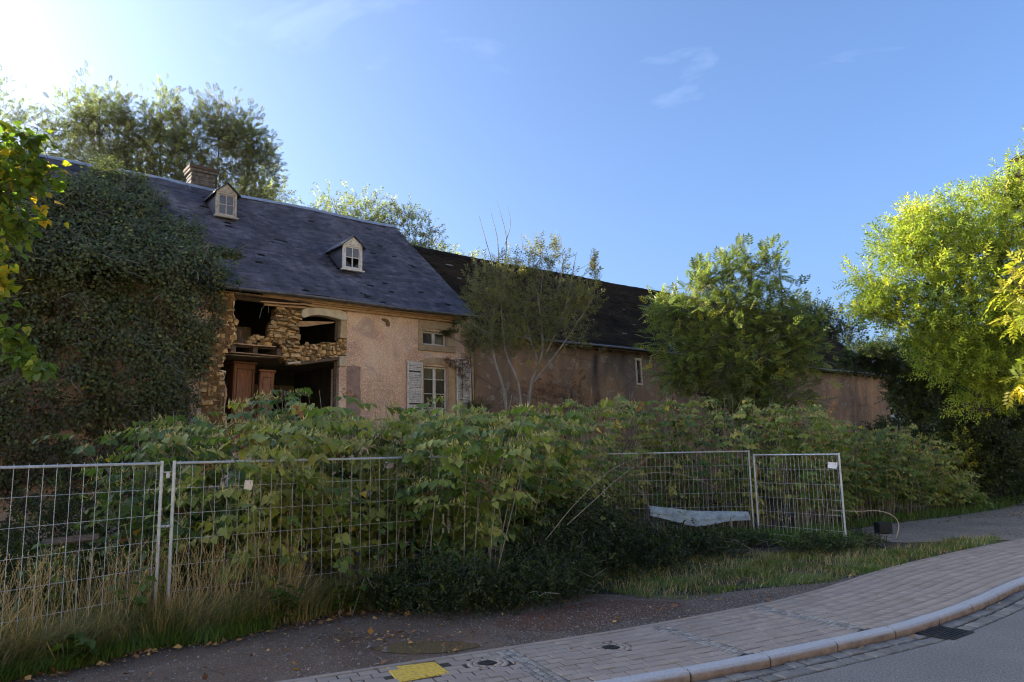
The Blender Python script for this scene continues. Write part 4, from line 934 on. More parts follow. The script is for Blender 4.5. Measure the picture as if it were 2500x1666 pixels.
# ---- dormers
def dormer(t0, t1, hf, zb, ze, za, broken, lab):
    wm = M['white'] if broken else M['grey']
    d_ = empty('dormer', (0, 0, 0)); d_.parent = house; d_['label'] = lab
    tm = (t0 + t1) / 2; hb = lambda z: EAVE[0] + (z - EAVE[1]) * (RIDGE[0] - EAVE[0]) / (RIDGE[1] - EAVE[1])   # where height z meets the roof
    w = 0.075
    f = MB()
    f.box(t0, t0 + w, hf, hf + 0.08, zb, ze); f.box(t1 - w, t1, hf, hf + 0.08, zb, ze); f.box(t0 + w, t1 - w, hf, hf + 0.08, ze - 0.055, ze); f.box(t0 + w, t1 - w, hf, hf + 0.08, zb, zb + 0.05)
    f.build('dormer_frame', wm, d_, bev=0.008)
    MB().box(t0 - 0.05, t1 + 0.06, hf - 0.06, hf + 0.05, zb - 0.045, zb - 0.002).build('dormer_sill', wm, d_, bev=0.006)
    g_ = MB(); g_.prism([(t0 - 0.03, ze + 0.002), (t1 + 0.03, ze + 0.002), (t1 + 0.03, ze + 0.03), (tm, za - 0.03), (t0 - 0.03, ze + 0.03)], hf - 0.01, hf + 0.06); g_.build('dormer_pediment', wm, d_)
    g_ = MB(); g_.prism([(t0 + 0.06, ze + 0.045), (t1 - 0.06, ze + 0.045), (tm, za - 0.075)], hf - 0.02, hf - 0.011); g_.build('pediment_panel', wm, d_)
    for x0, x1 in ((t0 + 0.003, t0 + 0.03), (t1 - 0.03, t1 - 0.003)):                                # cheeks
        c_ = MB(); c_.add([(x0, hf + 0.082, zb - 0.08), (x1, hf + 0.082, zb - 0.08), (x1, hf + 0.082, ze), (x0, hf + 0.082, ze), (x0, hb(ze) + 0.06, ze), (x1, hb(ze) + 0.06, ze)],
              [(0, 1, 2, 3), (3, 2, 5, 4), (0, 3, 4), (1, 5, 2), (0, 4, 5, 1)]); c_.build('dormer_cheek', M['slate'], d_)
        z_ = zb
        while z_ < ze - 0.05:                                                                          # slate courses on the cheek
            xo = (x0 - 0.012, x0 - 0.001) if x0 < tm - 0.1 else (x1 + 0.001, x1 + 0.012)
            cc = MB(); y1 = max(hf + 0.2, hb(z_) + 0.02); cc.add([(xo[0], hf + 0.084, z_), (xo[1], hf + 0.084, z_ + 0.09), (xo[1], y1 + 0.08, z_ + 0.09), (xo[0], y1, z_)], [(0, 1, 2, 3)])
            z_ += 0.085
    sl_ = (za - ze) / (tm - t0)
    for sg in (-1, 1):                                                                               # little gable roof
        xe = tm + sg * (tm - t0 + 0.085); zE = ze - 0.045
        vs = [(tm, hf - 0.09, za), (xe, hf - 0.09, zE), (xe, hb(zE) + 0.1, zE), (tm, hb(za) + 0.1, za)]
        r_ = MB(); r_.add(vs + [(x, y, z - 0.035) for x, y, z in vs], [(0, 1, 2, 3), (7, 6, 5, 4), (0, 4, 5, 1), (1, 5, 6, 2), (2, 6, 7, 3), (3, 7, 4, 0)]); r_.build('dormer_roof', M['slate'], d_)
    # sash
    a, b_, c_, e_ = t0 + w, t1 - w, zb + 0.052, ze - 0.057
    f = MB(); f.box(a, a + 0.035, hf + 0.03, hf + 0.06, c_, e_); f.box(b_ - 0.035, b_, hf + 0.03, hf + 0.06, c_, e_); f.box(a + 0.035, b_ - 0.035, hf + 0.03, hf + 0.06, e_ - 0.03, e_); f.box(a + 0.035, b_ - 0.035, hf + 0.03, hf + 0.06, c_, c_ + 0.03)
    f.box(tm - 0.016, tm + 0.016, hf + 0.032, hf + 0.058, c_ + 0.03, e_ - 0.03); zm = (c_ + e_) / 2
    f.box(a + 0.035, tm - 0.017, hf + 0.034, hf + 0.056, zm - 0.012, zm + 0.012); f.box(tm + 0.017, b_ - 0.035, hf + 0.034, hf + 0.056, zm - 0.012, zm + 0.012)
    f.build('dormer_sash', wm, d_)
    for i, (x0, x1) in enumerate(((a + 0.037, tm - 0.018), (tm + 0.018, b_ - 0.037))):
        for j, (z0, z1) in enumerate(((c_ + 0.032, zm - 0.014), (zm + 0.014, e_ - 0.032))):
            if broken and j == 0:                                                                   # broken panes: shards left
                g_ = MB(); g_.prism([(x0, z0), (x1, z0), (x1 - 0.02, z0 + 0.05), ((x0 + x1) / 2, z0 + 0.09 + 0.05 * i), (x0, z1 - 0.05)] if i == 0 else [(x0, z0), (x1, z0), (x1, z0 + 0.13), (x0 + 0.05, z0 + 0.04)], hf + 0.042, hf + 0.047); g_.build('pane', M['glass'], d_)
            else: MB().box(x0, x1, hf + 0.042, hf + 0.047, z0, z1).build('pane', M['dormglass'], d_)
    MB().box(t0 + 0.03, t1 - 0.03, hf + 0.5, hf + 0.52, zb, ze).build('attic_dark_sheet', M['black'], d_)  # black sheet behind the panes, paints in the unlit attic
m, t, b = newmat('dusty_dormer_glass'); M['dormglass'] = m
t.links.new(ramp(t, noise(t, 5, 4), [(0.3, (0.05, 0.058, 0.07)), (0.7, (0.09, 0.10, 0.115))]), b.inputs['Base Color']); b.inputs['Roughness'].default_value = 0.25
dormer(-5.84, -5.23, 2.75, 9.16, 9.89, 10.19, False, 'upper left dormer with weathered grey frame and four whole panes')
dormer(-2.64, -2.0, 0.93, 7.62, 8.38, 8.68, True, 'lower dormer with white frame and broken panes')
# ---- chimney behind the ridge
ch = MB(); ch.box(-6.00, -5.28, 4.83, 5.35, 9.9, 11.13); cho = ch.build('chimney', M['chimney'], house, bev=0.02)
MB().box(-6.07, -5.21, 4.76, 5.42, 11.132, 11.22).build('chimney_cap', M['chimney'], cho, bev=0.015)
MB().box(-6.10, -5.18, 4.73, 5.45, 11.222, 11.33).build('chimney_cap', M['darkwood'], cho, bev=0.015)
for zc in (10.72, 10.86, 11.0): MB().box(-6.025, -5.255, 4.805, 5.375, zc, zc + 0.05).build('brick_course', M['chimney'], cho, bev=0.01)

# ---- wardrobes standing in the open room
def wardrobe(loc, rz, tilt, w, hgt, dep, lab, doors):
    o = empty('wardrobe', W(*loc), TH + rz); o.rotation_euler = (0, tilt, TH + rz); tag(o, lab, 'wardrobe')
    MB().box(-w / 2, w / 2, 0.0, dep, 0, hgt).build('carcass', M['wardrobe'], o, bev=0.008)
    MB().box(-w / 2 - 0.03, w / 2 + 0.03, -0.05, dep + 0.02, hgt + 0.001, hgt + 0.06).build('cornice', M['wardrobe'], o, bev=0.012)
    dw = (w - 0.04) / doors
    for k in range(doors):
        x0 = -w / 2 + 0.02 + k * dw; d = MB().box(x0 + 0.004, x0 + dw - 0.004, -0.028, -0.002, 0.06, hgt - 0.03).build('door', M['wardrobe'], o, bev=0.004)
        for za, zb in ((0.14, hgt * 0.50), (hgt * 0.53, hgt - 0.14)):
            fr = MB(); xa, xb = x0 + 0.06, x0 + dw - 0.06
            for b4 in ((xa, xb, za, za + 0.018), (xa, xb, zb - 0.018, zb), (xa, xa + 0.018, za + 0.018, zb - 0.018), (xb - 0.018, xb, za + 0.018, zb - 0.018)): fr.box(b4[0], b4[1], -0.042, -0.029, b4[2], b4[3])
            fr.build('panel_moulding', M['darkwood'], d)
    return o
wardrobe((-5.42, 1.2, 2.17), 0.06, 0.02, 0.60, 2.43, 0.45, 'tall reddish wardrobe standing in the open room against its left wall', 1)
wardrobe((-4.98, 0.85, 2.17), -0.25, 0.045, 0.38, 2.20, 0.30, 'narrow reddish cupboard leaning beside the taller wardrobe', 1)
# leaning pole by the broken wall edge
q = MB(); q.tube([W(-7.1, -0.35, 2.6), W(-6.88, -0.12, 4.05)], 0.022, 6); tag(q.build('pole', M['cane']), 'pale pole leaning against the broken left edge of the farmhouse wall', 'pole')

# ------------------------------------------------------------------ barn
barn = empty('barn', HP, TH); tag(barn, 'long brown rendered barn with a mossy dark roof joined to the farmhouse', 'barn')
B0, B1 = T1 + 0.02, 30.3
BE, BR = (-0.28, 5.82), (5.0, 10.0)
slit = [(9.25, 4.6), (9.44, 4.6), (9.42, 5.46), (9.23, 5.46)]
q = MB(); gx = np.arange(B0, B1, 0.35); gz = np.arange(-0.1, 5.80, 0.3)
q.prism([(B0, -0.1), (B1, -0.1), (B1, 5.80), (B0, 5.80)], 0.02, 0.5, [slit]); bw = q.build('barn_wall', M['barnwall'], barn)
# soot-dark vertical stains and a darker band below the eaves, as an attribute on a finely divided face just over the wall
xs, zs = np.meshgrid(np.linspace(B0 + 0.004, B1, 330), np.linspace(-0.1, 5.795, 70)); xs_, zs_ = xs.ravel(), zs.ravel()
def streak(x, z, xc, w, z0, z1, k): 
    ww_ = w * (0.65 + 0.5 * (5.8 - z) / 2 * 0.5); return k * np.exp(-((x - xc - 0.03 * np.sin(z * 5)) / ww_) ** 2) * np.clip((z - z0) / 0.5, 0, 1) * np.clip((z1 - z) / 0.25, 0, 1)
st = streak(xs_, zs_, 6.95, 0.22, 3.4, 5.72, 1.0) + streak(xs_, zs_, 7.5, 0.14, 4.3, 5.6, 0.45) + streak(xs_, zs_, 6.2, 0.1, 4.6, 5.8, 0.4) + 0.75 * np.exp(-((5.8 - zs_) / 0.35) ** 2) + streak(xs_, zs_, 8.4, 0.3, 4.6, 5.8, 0.4) + streak(xs_, zs_, 10.4, 0.5, 4.4, 5.8, 0.35)
st += 0.55 * np.exp(-((xs_ - 26.5) / 1.3) ** 2) * np.clip(1.2 - np.abs(zs_ - 3.9) / 1.6, 0, 1)
nzr = np.random.default_rng(5)
st = np.clip(st * (0.8 + 0.25 * np.sin(xs_ * 9 + np.sin(zs_ * 4))), 0, 0.96)
yw_ = 0.010 + 0.012 * np.sin(xs_ * 0.9) * np.sin(zs_ * 1.3)
fx = []
nx, nz_ = xs.shape[1], xs.shape[0]
for i in range(nz_ - 1):
    for j in range(nx - 1):
        xc, zc = xs[i, j] + 0.045, zs[i, j] + 0.04
        if 9.17 < xc < 9.50 and 4.55 < zc < 5.5: continue
        a = i * nx + j; fx.append((a, a + 1, a + 1 + nx, a + nx))
link('render_coat', np_mesh('render_coat', np.stack([xs_, yw_ - 0.02, zs_], 1), np.array(fx), M['barnwall'], attrs={'stain_band': st}), barn)
for sg in (0, 1):
    x0 = (B0, B1 - 0.4)[sg]; q = MB(); prf = [(0.502, -0.1), (9.6, -0.1), (9.6, 6.0), (5.0, 9.85), (0.502, 6.25)]
    q.add([(x0, y, z) for y, z in prf] + [(x0 + 0.39, y, z) for y, z in prf], [(0, 1, 2, 3, 4), (9, 8, 7, 6, 5)] + [(i, (i + 1) % 5, 5 + (i + 1) % 5, 5 + i) for i in range(5)]); q.build('barn_gable', M['barnwall'], barn)
MB().box(B0 + 0.4, B1 - 0.4, 9.6, 10.0, -0.1, 6.0).build('barn_rear_wall', M['barnwall'], barn)
bL = math.dist(BE, BR); bdir = Vector((0, BR[0] - BE[0], BR[1] - BE[1])) / bL; bnor = Vector((0, -bdir.z, bdir.y))
broof = slab('barn_roof', B0 - 0.1, B1 + 0.25, bL, M['underlay'], barn, BE, bdir, bnor, nt_=80)
o = slates('roof_tiles', B0 - 0.1, B1 + 0.25, bL - 0.03, 0.155, 0.24, M['bartile'], broof, 9, BE, bdir, bnor, jit=1.0, miss=0.01, fleck=0.004, thick=0.02); o['kind'] = 'stuff'; o['label'] = 'rows of mossy blackish tiles'
q = MB()
for (t_, u, w, h_) in ((3.05, 5.35, 0.34, 0.10), (2.95, 4.2, 0.2, 0.08), (9.0, 3.3, 0.10, 0.09), (9.2, 1.2, 0.25, 0.05), (10.6, 2.1, 0.2, 0.05), (9.8, 2.8, 0.08, 0.06), (11.4, 3.6, 0.09, 0.07), (8.4, 2.2, 0.08, 0.07)):
    P = [roof_xyz(t_, u, 0.03, BE, bdir, bnor), roof_xyz(t_ + w, u - 0.02, 0.03, BE, bdir, bnor), roof_xyz(t_ + w * 0.9, u + h_, 0.022, BE, bdir, bnor), roof_xyz(t_ + 0.03, u + h_ * 0.8, 0.022, BE, bdir, bnor)]
    P2 = [p - np.array([0, 0, 0.012]) for p in P]
    q.add(P + P2, [(0, 1, 2, 3), (7, 6, 5, 4), (0, 4, 5, 1), (1, 5, 6, 2), (2, 6, 7, 3), (3, 7, 4, 0)])
q.build('bleached_tile', M['palesett'], broof)['kind'] = 'stuff'
vb_ = [(B0 - 0.1, 5.0, 9.97), (B1 + 0.25, 5.0, 9.97), (B1 + 0.25, 10.2, 5.85), (B0 - 0.1, 10.2, 5.85)]
q = MB(); q.add(vb_ + [(x, y, z - 0.1) for x, y, z in vb_], [(0, 1, 2, 3), (7, 6, 5, 4), (0, 4, 5, 1), (1, 5, 6, 2), (2, 6, 7, 3), (3, 7, 4, 0)]); q.build('rear_barn_roof', M['bartile'], barn)
q = MB(); x = B0
while x < B1 + 0.2:
    l = 0.42; z = 10.0 + 0.02 * math.sin(x * 0.8) + rs.uniform(-0.01, 0.01); q2 = MB(); q2.add([(x, 4.82, z - 0.13), (x, 5.0, z + 0.04), (x, 5.18, z - 0.13), (x + l, 4.82, z - 0.12), (x + l, 5.0, z + 0.05), (x + l, 5.18, z - 0.12)], [(0, 1, 4, 3), (1, 2, 5, 4), (0, 2, 1), (3, 4, 5)]); q.add(q2.v, q2.f); x += l
q.build('ridge_tiles', M['bartile'], broof)['kind'] = 'stuff'
MB().box(B0, B1 + 0.2, -0.24, -0.205, 5.74, 5.83).build('eaves_board', M['darkwood'], barn)
rf = MB().box(-0.05, 0.05, -0.20, 0.018, 5.68, 5.78).mesh('rafter_end', M['darkwood'])
for x in np.arange(B0 + 0.3, B1, 0.75): o = link('rafter_end', rf, barn); o.location = (x, 0, 0)
q = MB(); x0 = B0
q.tube([(x, -0.36, 5.83 + 0.01 * math.sin(x)) for x in np.linspace(B0, B1 + 0.2, 50)], 0.045, 7); q.build('barn_gutter', M['zinc'], barn, smooth=True)
# slit window with pale stone surround
for nm, pts in (('slit_jamb', [(9.16, 4.60), (9.248, 4.60), (9.228, 5.46), (9.14, 5.46)]), ('slit_jamb', [(9.442, 4.60), (9.52, 4.60), (9.50, 5.46), (9.422, 5.46)]), ('slit_lintel', [(9.13, 5.462), (9.51, 5.462), (9.50, 5.56), (9.12, 5.56)]), ('slit_sill', [(9.15, 4.51), (9.54, 4.51), (9.53, 4.598), (9.16, 4.598)])):
    q = MB(); q.prism(pts, -0.04, 0.2); q.build(nm, M['palestone'], barn, bev=0.01)
MB().box(9.24, 9.43, 0.2, 0.22, 4.6, 5.46).build('slit_shutter', M['darkwood'], barn)

# ------------------------------------------------------------------ fence panels
def fence_panel(a, b_, top, base, lab, pitch=0.148):
    a, b_ = Vector((*a, 0)), Vector((*b_, 0)); d = b_ - a; L_ = d.length
    o = empty('mesh_fence', (a.x, a.y, base), math.atan2(d.y, d.x)); tag(o, lab, 'fence panel', 'mesh fence panels along the site')
    H = top - base
    for x in (0.0, L_): MB().tube([(x, 0, -0.05), (x, 0, H + 0.03)], 0.0205, 10).build('post', M['steel'], o, smooth=False)
    MB().tube([(0.021, 0, H), (L_ - 0.021, 0, H)], 0.0165, 8).build('top_rail', M['steel'], o)
    MB().tube([(0.021, 0, 0.14), (L_ - 0.021, 0, 0.14)], 0.0165, 8).build('bottom_rail', M['steel'], o)
    nv = max(4, int(round(L_ / pitch)))
    xs = (np.arange(nv) + 0.5) * L_ / nv
    A = np.stack([xs, np.zeros(nv), np.full(nv, 0.12)], 1); B = np.stack([xs + rng.normal(0, 0.004, nv), np.full(nv, -0.004), np.full(nv, H + 0.035)], 1)
    zs = np.arange(H - 0.315, 0.2, -0.315)
    A2 = np.stack([np.full(len(zs), 0.02), np.full(len(zs), 0.006), zs], 1); B2 = A2.copy(); B2[:, 0] = L_ - 0.02
    V, F, T, Mi = merge([(*sticks(A, B, 0.0030, 0.0030, 4), 0.5, 0), (*sticks(A2, B2, 0.0030, 0.0030, 4), 0.5, 0)])
    link('wire_mesh', np_mesh('wire_mesh', V, F, M['wire']), o)
    return o
fence_panel((-7.35, 4.35), (-4.41, 9.37), 2.035, 0.0, 'leftmost mesh fence panel, cut off by the left edge, tall dry grass before it')
fence_panel((-4.31, 9.49), (-1.13, 11.79), 2.035, 0.0, 'mesh fence panel with a white card on its wires, knotweed pushing over it')
fence_panel((-1.05, 11.87), (0.0, 15.0), 2.0, 0.0, 'mesh fence panel almost swallowed by knotweed, only a scrap of rail showing')
fence_panel((2.07, 17.5), (5.48, 17.5), 1.99, 0.0, 'far mesh fence panel with a pale stand-in sheet at its foot', 0.105)
fence_panel((5.56, 17.4), (6.76, 15.6), 1.90, 0.0, 'mesh fence panel turned towards the road, rightmost of the fence', 0.105)
cl = empty('fence_clamp', (-4.36, 9.43, 1.26), math.atan2(0.11, 0.09)); tag(cl, 'steel clamp tying the two near fence posts together', 'fence clamp')
q = MB(); q.tube([(-0.075, 0, 0), (0.075, 0, 0)], 0.017, 8); q.build('bar', M['steel'], cl)
for x in (-0.071, 0.071): q = MB(); q.tube([(x + 0.028 * math.cos(a), 0.028 * math.sin(a), 0) for a in np.linspace(0, 2 * math.pi, 11)], 0.008, 5); q.build('ring', M['steel'], cl)
MB().tube([(0, -0.035, 0), (0, 0.03, 0)], 0.012, 6).build('bolt', M['steel'], cl)
c2 = empty('fence_clamp', (-4.36, 9.43, 1.90), math.atan2(0.11, 0.09)); tag(c2, 'small bent steel hook between the tops of the two near fence posts', 'fence clamp')
MB().box(-0.055, 0.04, -0.005, 0.005, 0.02, 0.032).build('strap', M['steel'], c2)
MB().box(-0.02, 0.02, -0.006, 0.006, -0.05, 0.019).build('tongue', M['steel'], c2)
# white card on the wires
def card(x, y, z, rz, w, h_, lab):
    o = empty('card', (x, y, z), rz); tag(o, lab, 'card')
    q = MB(); q.prism([(-w / 2, 0.02), (w / 2 - 0.02, 0.0), (w / 2, 0.055), (w / 2 + 0.012, h_), (-w / 2 + 0.015, h_ + 0.012)], -0.008, -0.006); q.build('face', M['paper'], o)
    q = MB(); q.prism([(w / 2 - 0.035, h_ * 0.62), (w / 2 - 0.03, h_ * 0.62), (w / 2 - 0.028, h_ * 0.9), (w / 2 - 0.034, h_ * 0.9)], -0.010, -0.0085); q.build('mark', M['darkwood'], o)
card(-3.56, 10.03, 1.655, math.atan2(2.17, 3.0), 0.115, 0.125, 'small white card fixed to the near mesh fence, right of the posts')
card(6.66, 15.72, 1.60, math.atan2(-1.8, 1.2), 0.22, 0.13, 'small pale card on the rightmost mesh fence panel')

# ------------------------------------------------------------------ trees
def tree(name, label, cat, trunks, lobes, nleaf, tmpl, size, leaf, bark, seed, group=None, per=22, sigma=0.2, up=0.45, tint=(0.5, 0.2), twig=0.012, bend=0.25, crown='crown', shell=0.55, flat=1.0, tips=0, lift=0.0, base=None):
    r = np.random.default_rng(seed)
    b0 = Vector(trunks[0][0][0]) if base is None else Vector(base)
    root = empty(name, b0); tag(root, label, cat, group); off = np.array(b0)
    parts, tp, tr_ = [], [], []
    mb = MB()
    for pts, r0, r1 in trunks:
        pp = catmull(pts, 6) if len(pts) > 2 else np.linspace(pts[0], pts[1], 6)
        mb.tube([p - off for p in pp], r0, 7, r1); tp.append(pp); tr_.append(np.linspace(r0, r1, len(pp)))
    tp = np.concatenate(tp); tr_ = np.concatenate(tr_)
    trunk = mb.build('trunk', bark, root, smooth=True)
    vol = np.array([l[3] * l[4] * l[5] for l in lobes]) ** 0.62; vol /= vol.sum()
    C, D, S = [], [], []
    for (cx, cy, cz, rx, ry, rz), v in zip(lobes, vol):
        m_ = max(4, int(nleaf * v / per)); d = norm(r.normal(0, 1, (m_, 3))); rad = r.random(m_) ** (1 - shell) if shell < 1 else np.ones(m_)
        C.append(np.array([cx, cy, cz]) + d * rad[:, None] * np.array([rx, ry, rz])); D.append(d); S.append(np.tile([rx, ry, rz], (m_, 1)))
    C, D, S = np.concatenate(C), np.concatenate(D), np.concatenate(S)
    # boughs from the trunk to each clump
    A_, B_, ra, rb = [], [], [], []
    for c in C:
        dd = np.linalg.norm(tp - c, axis=1) + 2.2 * np.maximum(tp[:, 2] - c[2] + 0.25, 0) ; i = int(np.argmin(dd)); a = tp[i]
        mid = (a + c) / 2 + r.normal(0, 0.05, 3) * np.linalg.norm(c - a) + np.array([0, 0, -bend * 0.25 * np.linalg.norm((c - a)[:2])])
        l = np.linalg.norm(c - a); r0 = min(tr_[i] * 0.75, twig * (0.7 + 0.45 * l)); rm = r0 * 0.6
        prev = a; rp_ = r0
        for k in (1, 2, 3, 4):
            u = k / 4; p = (1 - u) ** 2 * a + 2 * u * (1 - u) * mid + u * u * c + r.normal(0, 0.012, 3) * l; rk = r0 * (1 - u) + twig * 0.28 * u
            A_.append(prev); B_.append(p); ra.append(rp_); rb.append(rk); prev, rp_ = p, rk
    V, F = sticks(np.array(A_) - off, np.array(B_) - off, np.array(ra), np.array(rb), 4)
    boughs = (V, F, 0.5, 1)
    n = len(C) * per; idx = np.repeat(np.arange(len(C)), per)
    P = C[idx] + np.clip(r.normal(0, 1, (n, 3)), -1.9, 1.9) * (S[idx] * sigma) * np.array([1, 1, flat])
    dirs = norm(P - C[idx] + 0.35 * S[idx] * D[idx] * 0.4) * 0.8 + D[idx] * 0.35 + np.array([0, 0, up]) + r.normal(0, 0.3, (n, 3))
    fr = frames(dirs, np.array([0, 0, 1.0]) + r.normal(0, 0.45, (n, 3)))
    sc = size * r.uniform(0.65, 1.25, n)
    clump_t = np.clip(r.normal(tint[0], tint[1], len(C)), 0, 1)
    tn = np.clip(clump_t[idx] + r.normal(0, 0.13, n), 0, 1)
    P2 = P - fr[:, :, 1] * (sc * 0.5)[:, None]
    V, F = instance(tmpl, P2 - off, fr, sc); T = np.repeat(tn, len(tmpl[0]))
    tw = r.random(n) < 0.6
    V3, F3 = sticks((C[idx] - off)[tw], (P2 + fr[:, :, 1] * (sc * 0.5)[:, None] - off)[tw], twig * 0.28, twig * 0.14, 3)
    V, F, T, Mi = merge([(V, F, T, 0), (V3, F3, 0.5, 1), boughs])
    co = link(crown, np_mesh(crown, V, F, [leaf, bark], T, Mi), root)
    return root
def trunk(*pts, r0=0.1, r1=0.03): return ([np.array(p, float) for p in pts], r0, r1)

# tall ash trees behind the farmhouse
bg = 'tall trees behind the farmhouse roof'
tree('ash_tree', 'tall loose-crowned tree behind the roof, left of the chimney, with twin feathery tops', 'tree',
     [trunk((-17.2, 30, 0), (-17.1, 30, 8), (-17.6, 30, 17.5), r0=0.17, r1=0.012), trunk((-17.2, 30, 6), (-16.5, 30.2, 12), (-16.3, 30.2, 17), r0=0.09, r1=0.012)],
     [(-18.3, 30.5, 17.0, 0.7, 0.8, 1.9), (-16.9, 30.4, 16.4, 0.8, 0.9, 1.8), (-18.6, 30, 14.4, 1.3, 1.4, 1.9), (-17.2, 30, 13.4, 1.4, 1.6, 2.4), (-16.5, 30.6, 14.5, 1.0, 1.2, 1.6), (-18.8, 30, 12, 1.5, 1.4, 1.6), (-19.1, 30, 15.4, 0.9, 1.1, 1.5), (-17.6, 30.4, 15.4, 1.3, 1.2, 1.5), (-17.9, 30.4, 16.9, 0.9, 1.0, 1.0), (-18.9, 30, 16.7, 0.9, 1.0, 0.9), (-17.0, 30.4, 17.0, 1.0, 1.0, 0.9)], 5200, PINN, 0.32, M['l_back'], M['bark'], 21, bg, per=20, sigma=0.24, tint=(0.42, 0.24))
tree('ash_tree', 'tallest tree behind the roof, with one narrow spire top above the ivy', 'tree',
     [trunk((-15.2, 31, 0), (-15.1, 31, 9), (-15.5, 31, 18.3), r0=0.17, r1=0.012), trunk((-15.2, 31, 7), (-14.6, 31.2, 13), (-14.5, 31, 16.5), r0=0.09, r1=0.012)],
     [(-15.4, 31, 17.3, 0.75, 0.9, 1.5), (-15.9, 31, 15.6, 1.0, 1.2, 1.8), (-14.8, 31, 15.8, 0.8, 1.0, 1.7), (-15.4, 31, 13.0, 1.5, 1.6, 2.0), (-14.6, 31, 12.4, 1.2, 1.4, 1.8), (-16.0, 31, 10.6, 1.4, 1.4, 1.6), (-14.2, 31, 14.4, 1.1, 1.3, 1.7), (-16.4, 31, 14.4, 1.1, 1.2, 1.6), (-15.2, 31, 16.6, 0.9, 1.0, 1.0), (-14.3, 31, 15.9, 1.0, 1.0, 1.0), (-16.2, 31, 16.3, 0.8, 1.0, 1.0)], 5000, PINN, 0.32, M['l_back'], M['bark'], 22, bg, per=20, sigma=0.24, tint=(0.36, 0.26))
tree('ash_tree', 'broad tree behind the roof directly above the chimney, darker leaves on its right', 'tree',
     [trunk((-12.9, 31, 0), (-13.0, 31, 8), (-12.7, 31, 17.6), r0=0.17, r1=0.012), trunk((-12.9, 31, 6), (-12.0, 31.2, 12), (-11.2, 31, 15.4), r0=0.09, r1=0.012)],
     [(-12.8, 31, 17.0, 0.95, 1.0, 1.4), (-13.4, 31, 15.9, 1.0, 1.1, 1.7), (-11.8, 31, 15.9, 1.0, 1.2, 1.6), (-11.0, 31, 14.8, 0.8, 1.0, 1.4), (-12.9, 31, 13.2, 1.5, 1.5, 1.9), (-11.5, 31, 12.8, 1.1, 1.3, 1.5), (-12.2, 31, 11.2, 1.6, 1.4, 1.3), (-12.2, 31, 14.9, 1.5, 1.4, 1.6), (-10.9, 31, 13.6, 0.9, 1.2, 1.4), (-12.6, 31, 16.4, 1.2, 1.1, 1.1), (-13.9, 31, 14.4, 0.9, 1.1, 1.5), (-11.6, 31, 16.2, 1.1, 1.1, 0.9), (-10.8, 31, 15.3, 0.9, 1.0, 1.0)], 5400, PINN, 0.32, M['l_back'], M['bark'], 23, bg, per=20, sigma=0.24, tint=(0.28, 0.24))
tree('ash_tree', 'sparse thin tree at the far left behind the hazel leaves', 'tree',
     [trunk((-21.3, 29.5, 0), (-21.2, 29.5, 9), (-21.6, 29.5, 17.6), r0=0.12, r1=0.012), trunk((-21.2, 29.5, 7), (-20.5, 29.6, 13), (-19.9, 29.6, 16), r0=0.1, r1=0.02)],
     [(-21.4, 29.5, 16.8, 0.9, 0.9, 1.2), (-20.5, 29.5, 15.9, 1.0, 0.9, 1.4), (-19.6, 29.5, 14.6, 0.8, 0.8, 1.4), (-20.6, 29.5, 13.4, 1.2, 1.2, 1.6), (-19.2, 29.5, 12.6, 1.2, 1.2, 1.2)], 1500, PINN, 0.30, M['l_back'], M['bark'], 24, bg, per=14, sigma=0.28, tint=(0.4, 0.2))
for i, (x, y, z, rx, rz, nn, lab, tn) in enumerate([
    (-13.6, 39, 16.4, 1.3, 1.6, 650, 'small pointed green treetop peeping over the roof right of the left dormer', 0.62),
    (-10.2, 40, 15.0, 1.7, 2.3, 1100, 'leafy light green tree over the roof, left half of the rounded pair', 0.7),
    (-8.0, 40, 15.0, 1.8, 2.2, 1100, 'rounded tree over the roof ridge between the dormers and the barn', 0.55),
    (-5.6, 40, 14.2, 1.5, 2.0, 900, 'darker rounded tree standing just above the right end of the slate roof', 0.42),
    (-3.6, 42, 12.6, 1.5, 1.9, 800, 'pale yellow-green tree low behind the barn ridge by the slate roof', 0.9)]):
    tree('background_tree', lab, 'tree', [trunk((x, y, 0), (x + 0.2, y, 7), (x, y, z), r0=0.15, r1=0.015)],
         [(x, y, z, rx, 1.4, rz * 0.8), (x - rx * 0.6, y, z - rz * 0.9, rx, 1.4, rz * 0.9), (x + rx * 0.6, y, z - rz * 1.0, rx, 1.4, rz * 0.9), (x, y, z - rz * 1.8, rx * 1.2, 1.4, rz)], int(nn * 2.2), SPRAY, 0.40, M['l_back'], M['bark'], 40 + i, 'trees behind the ridge', per=18, sigma=0.26, tint=(tn, 0.18))

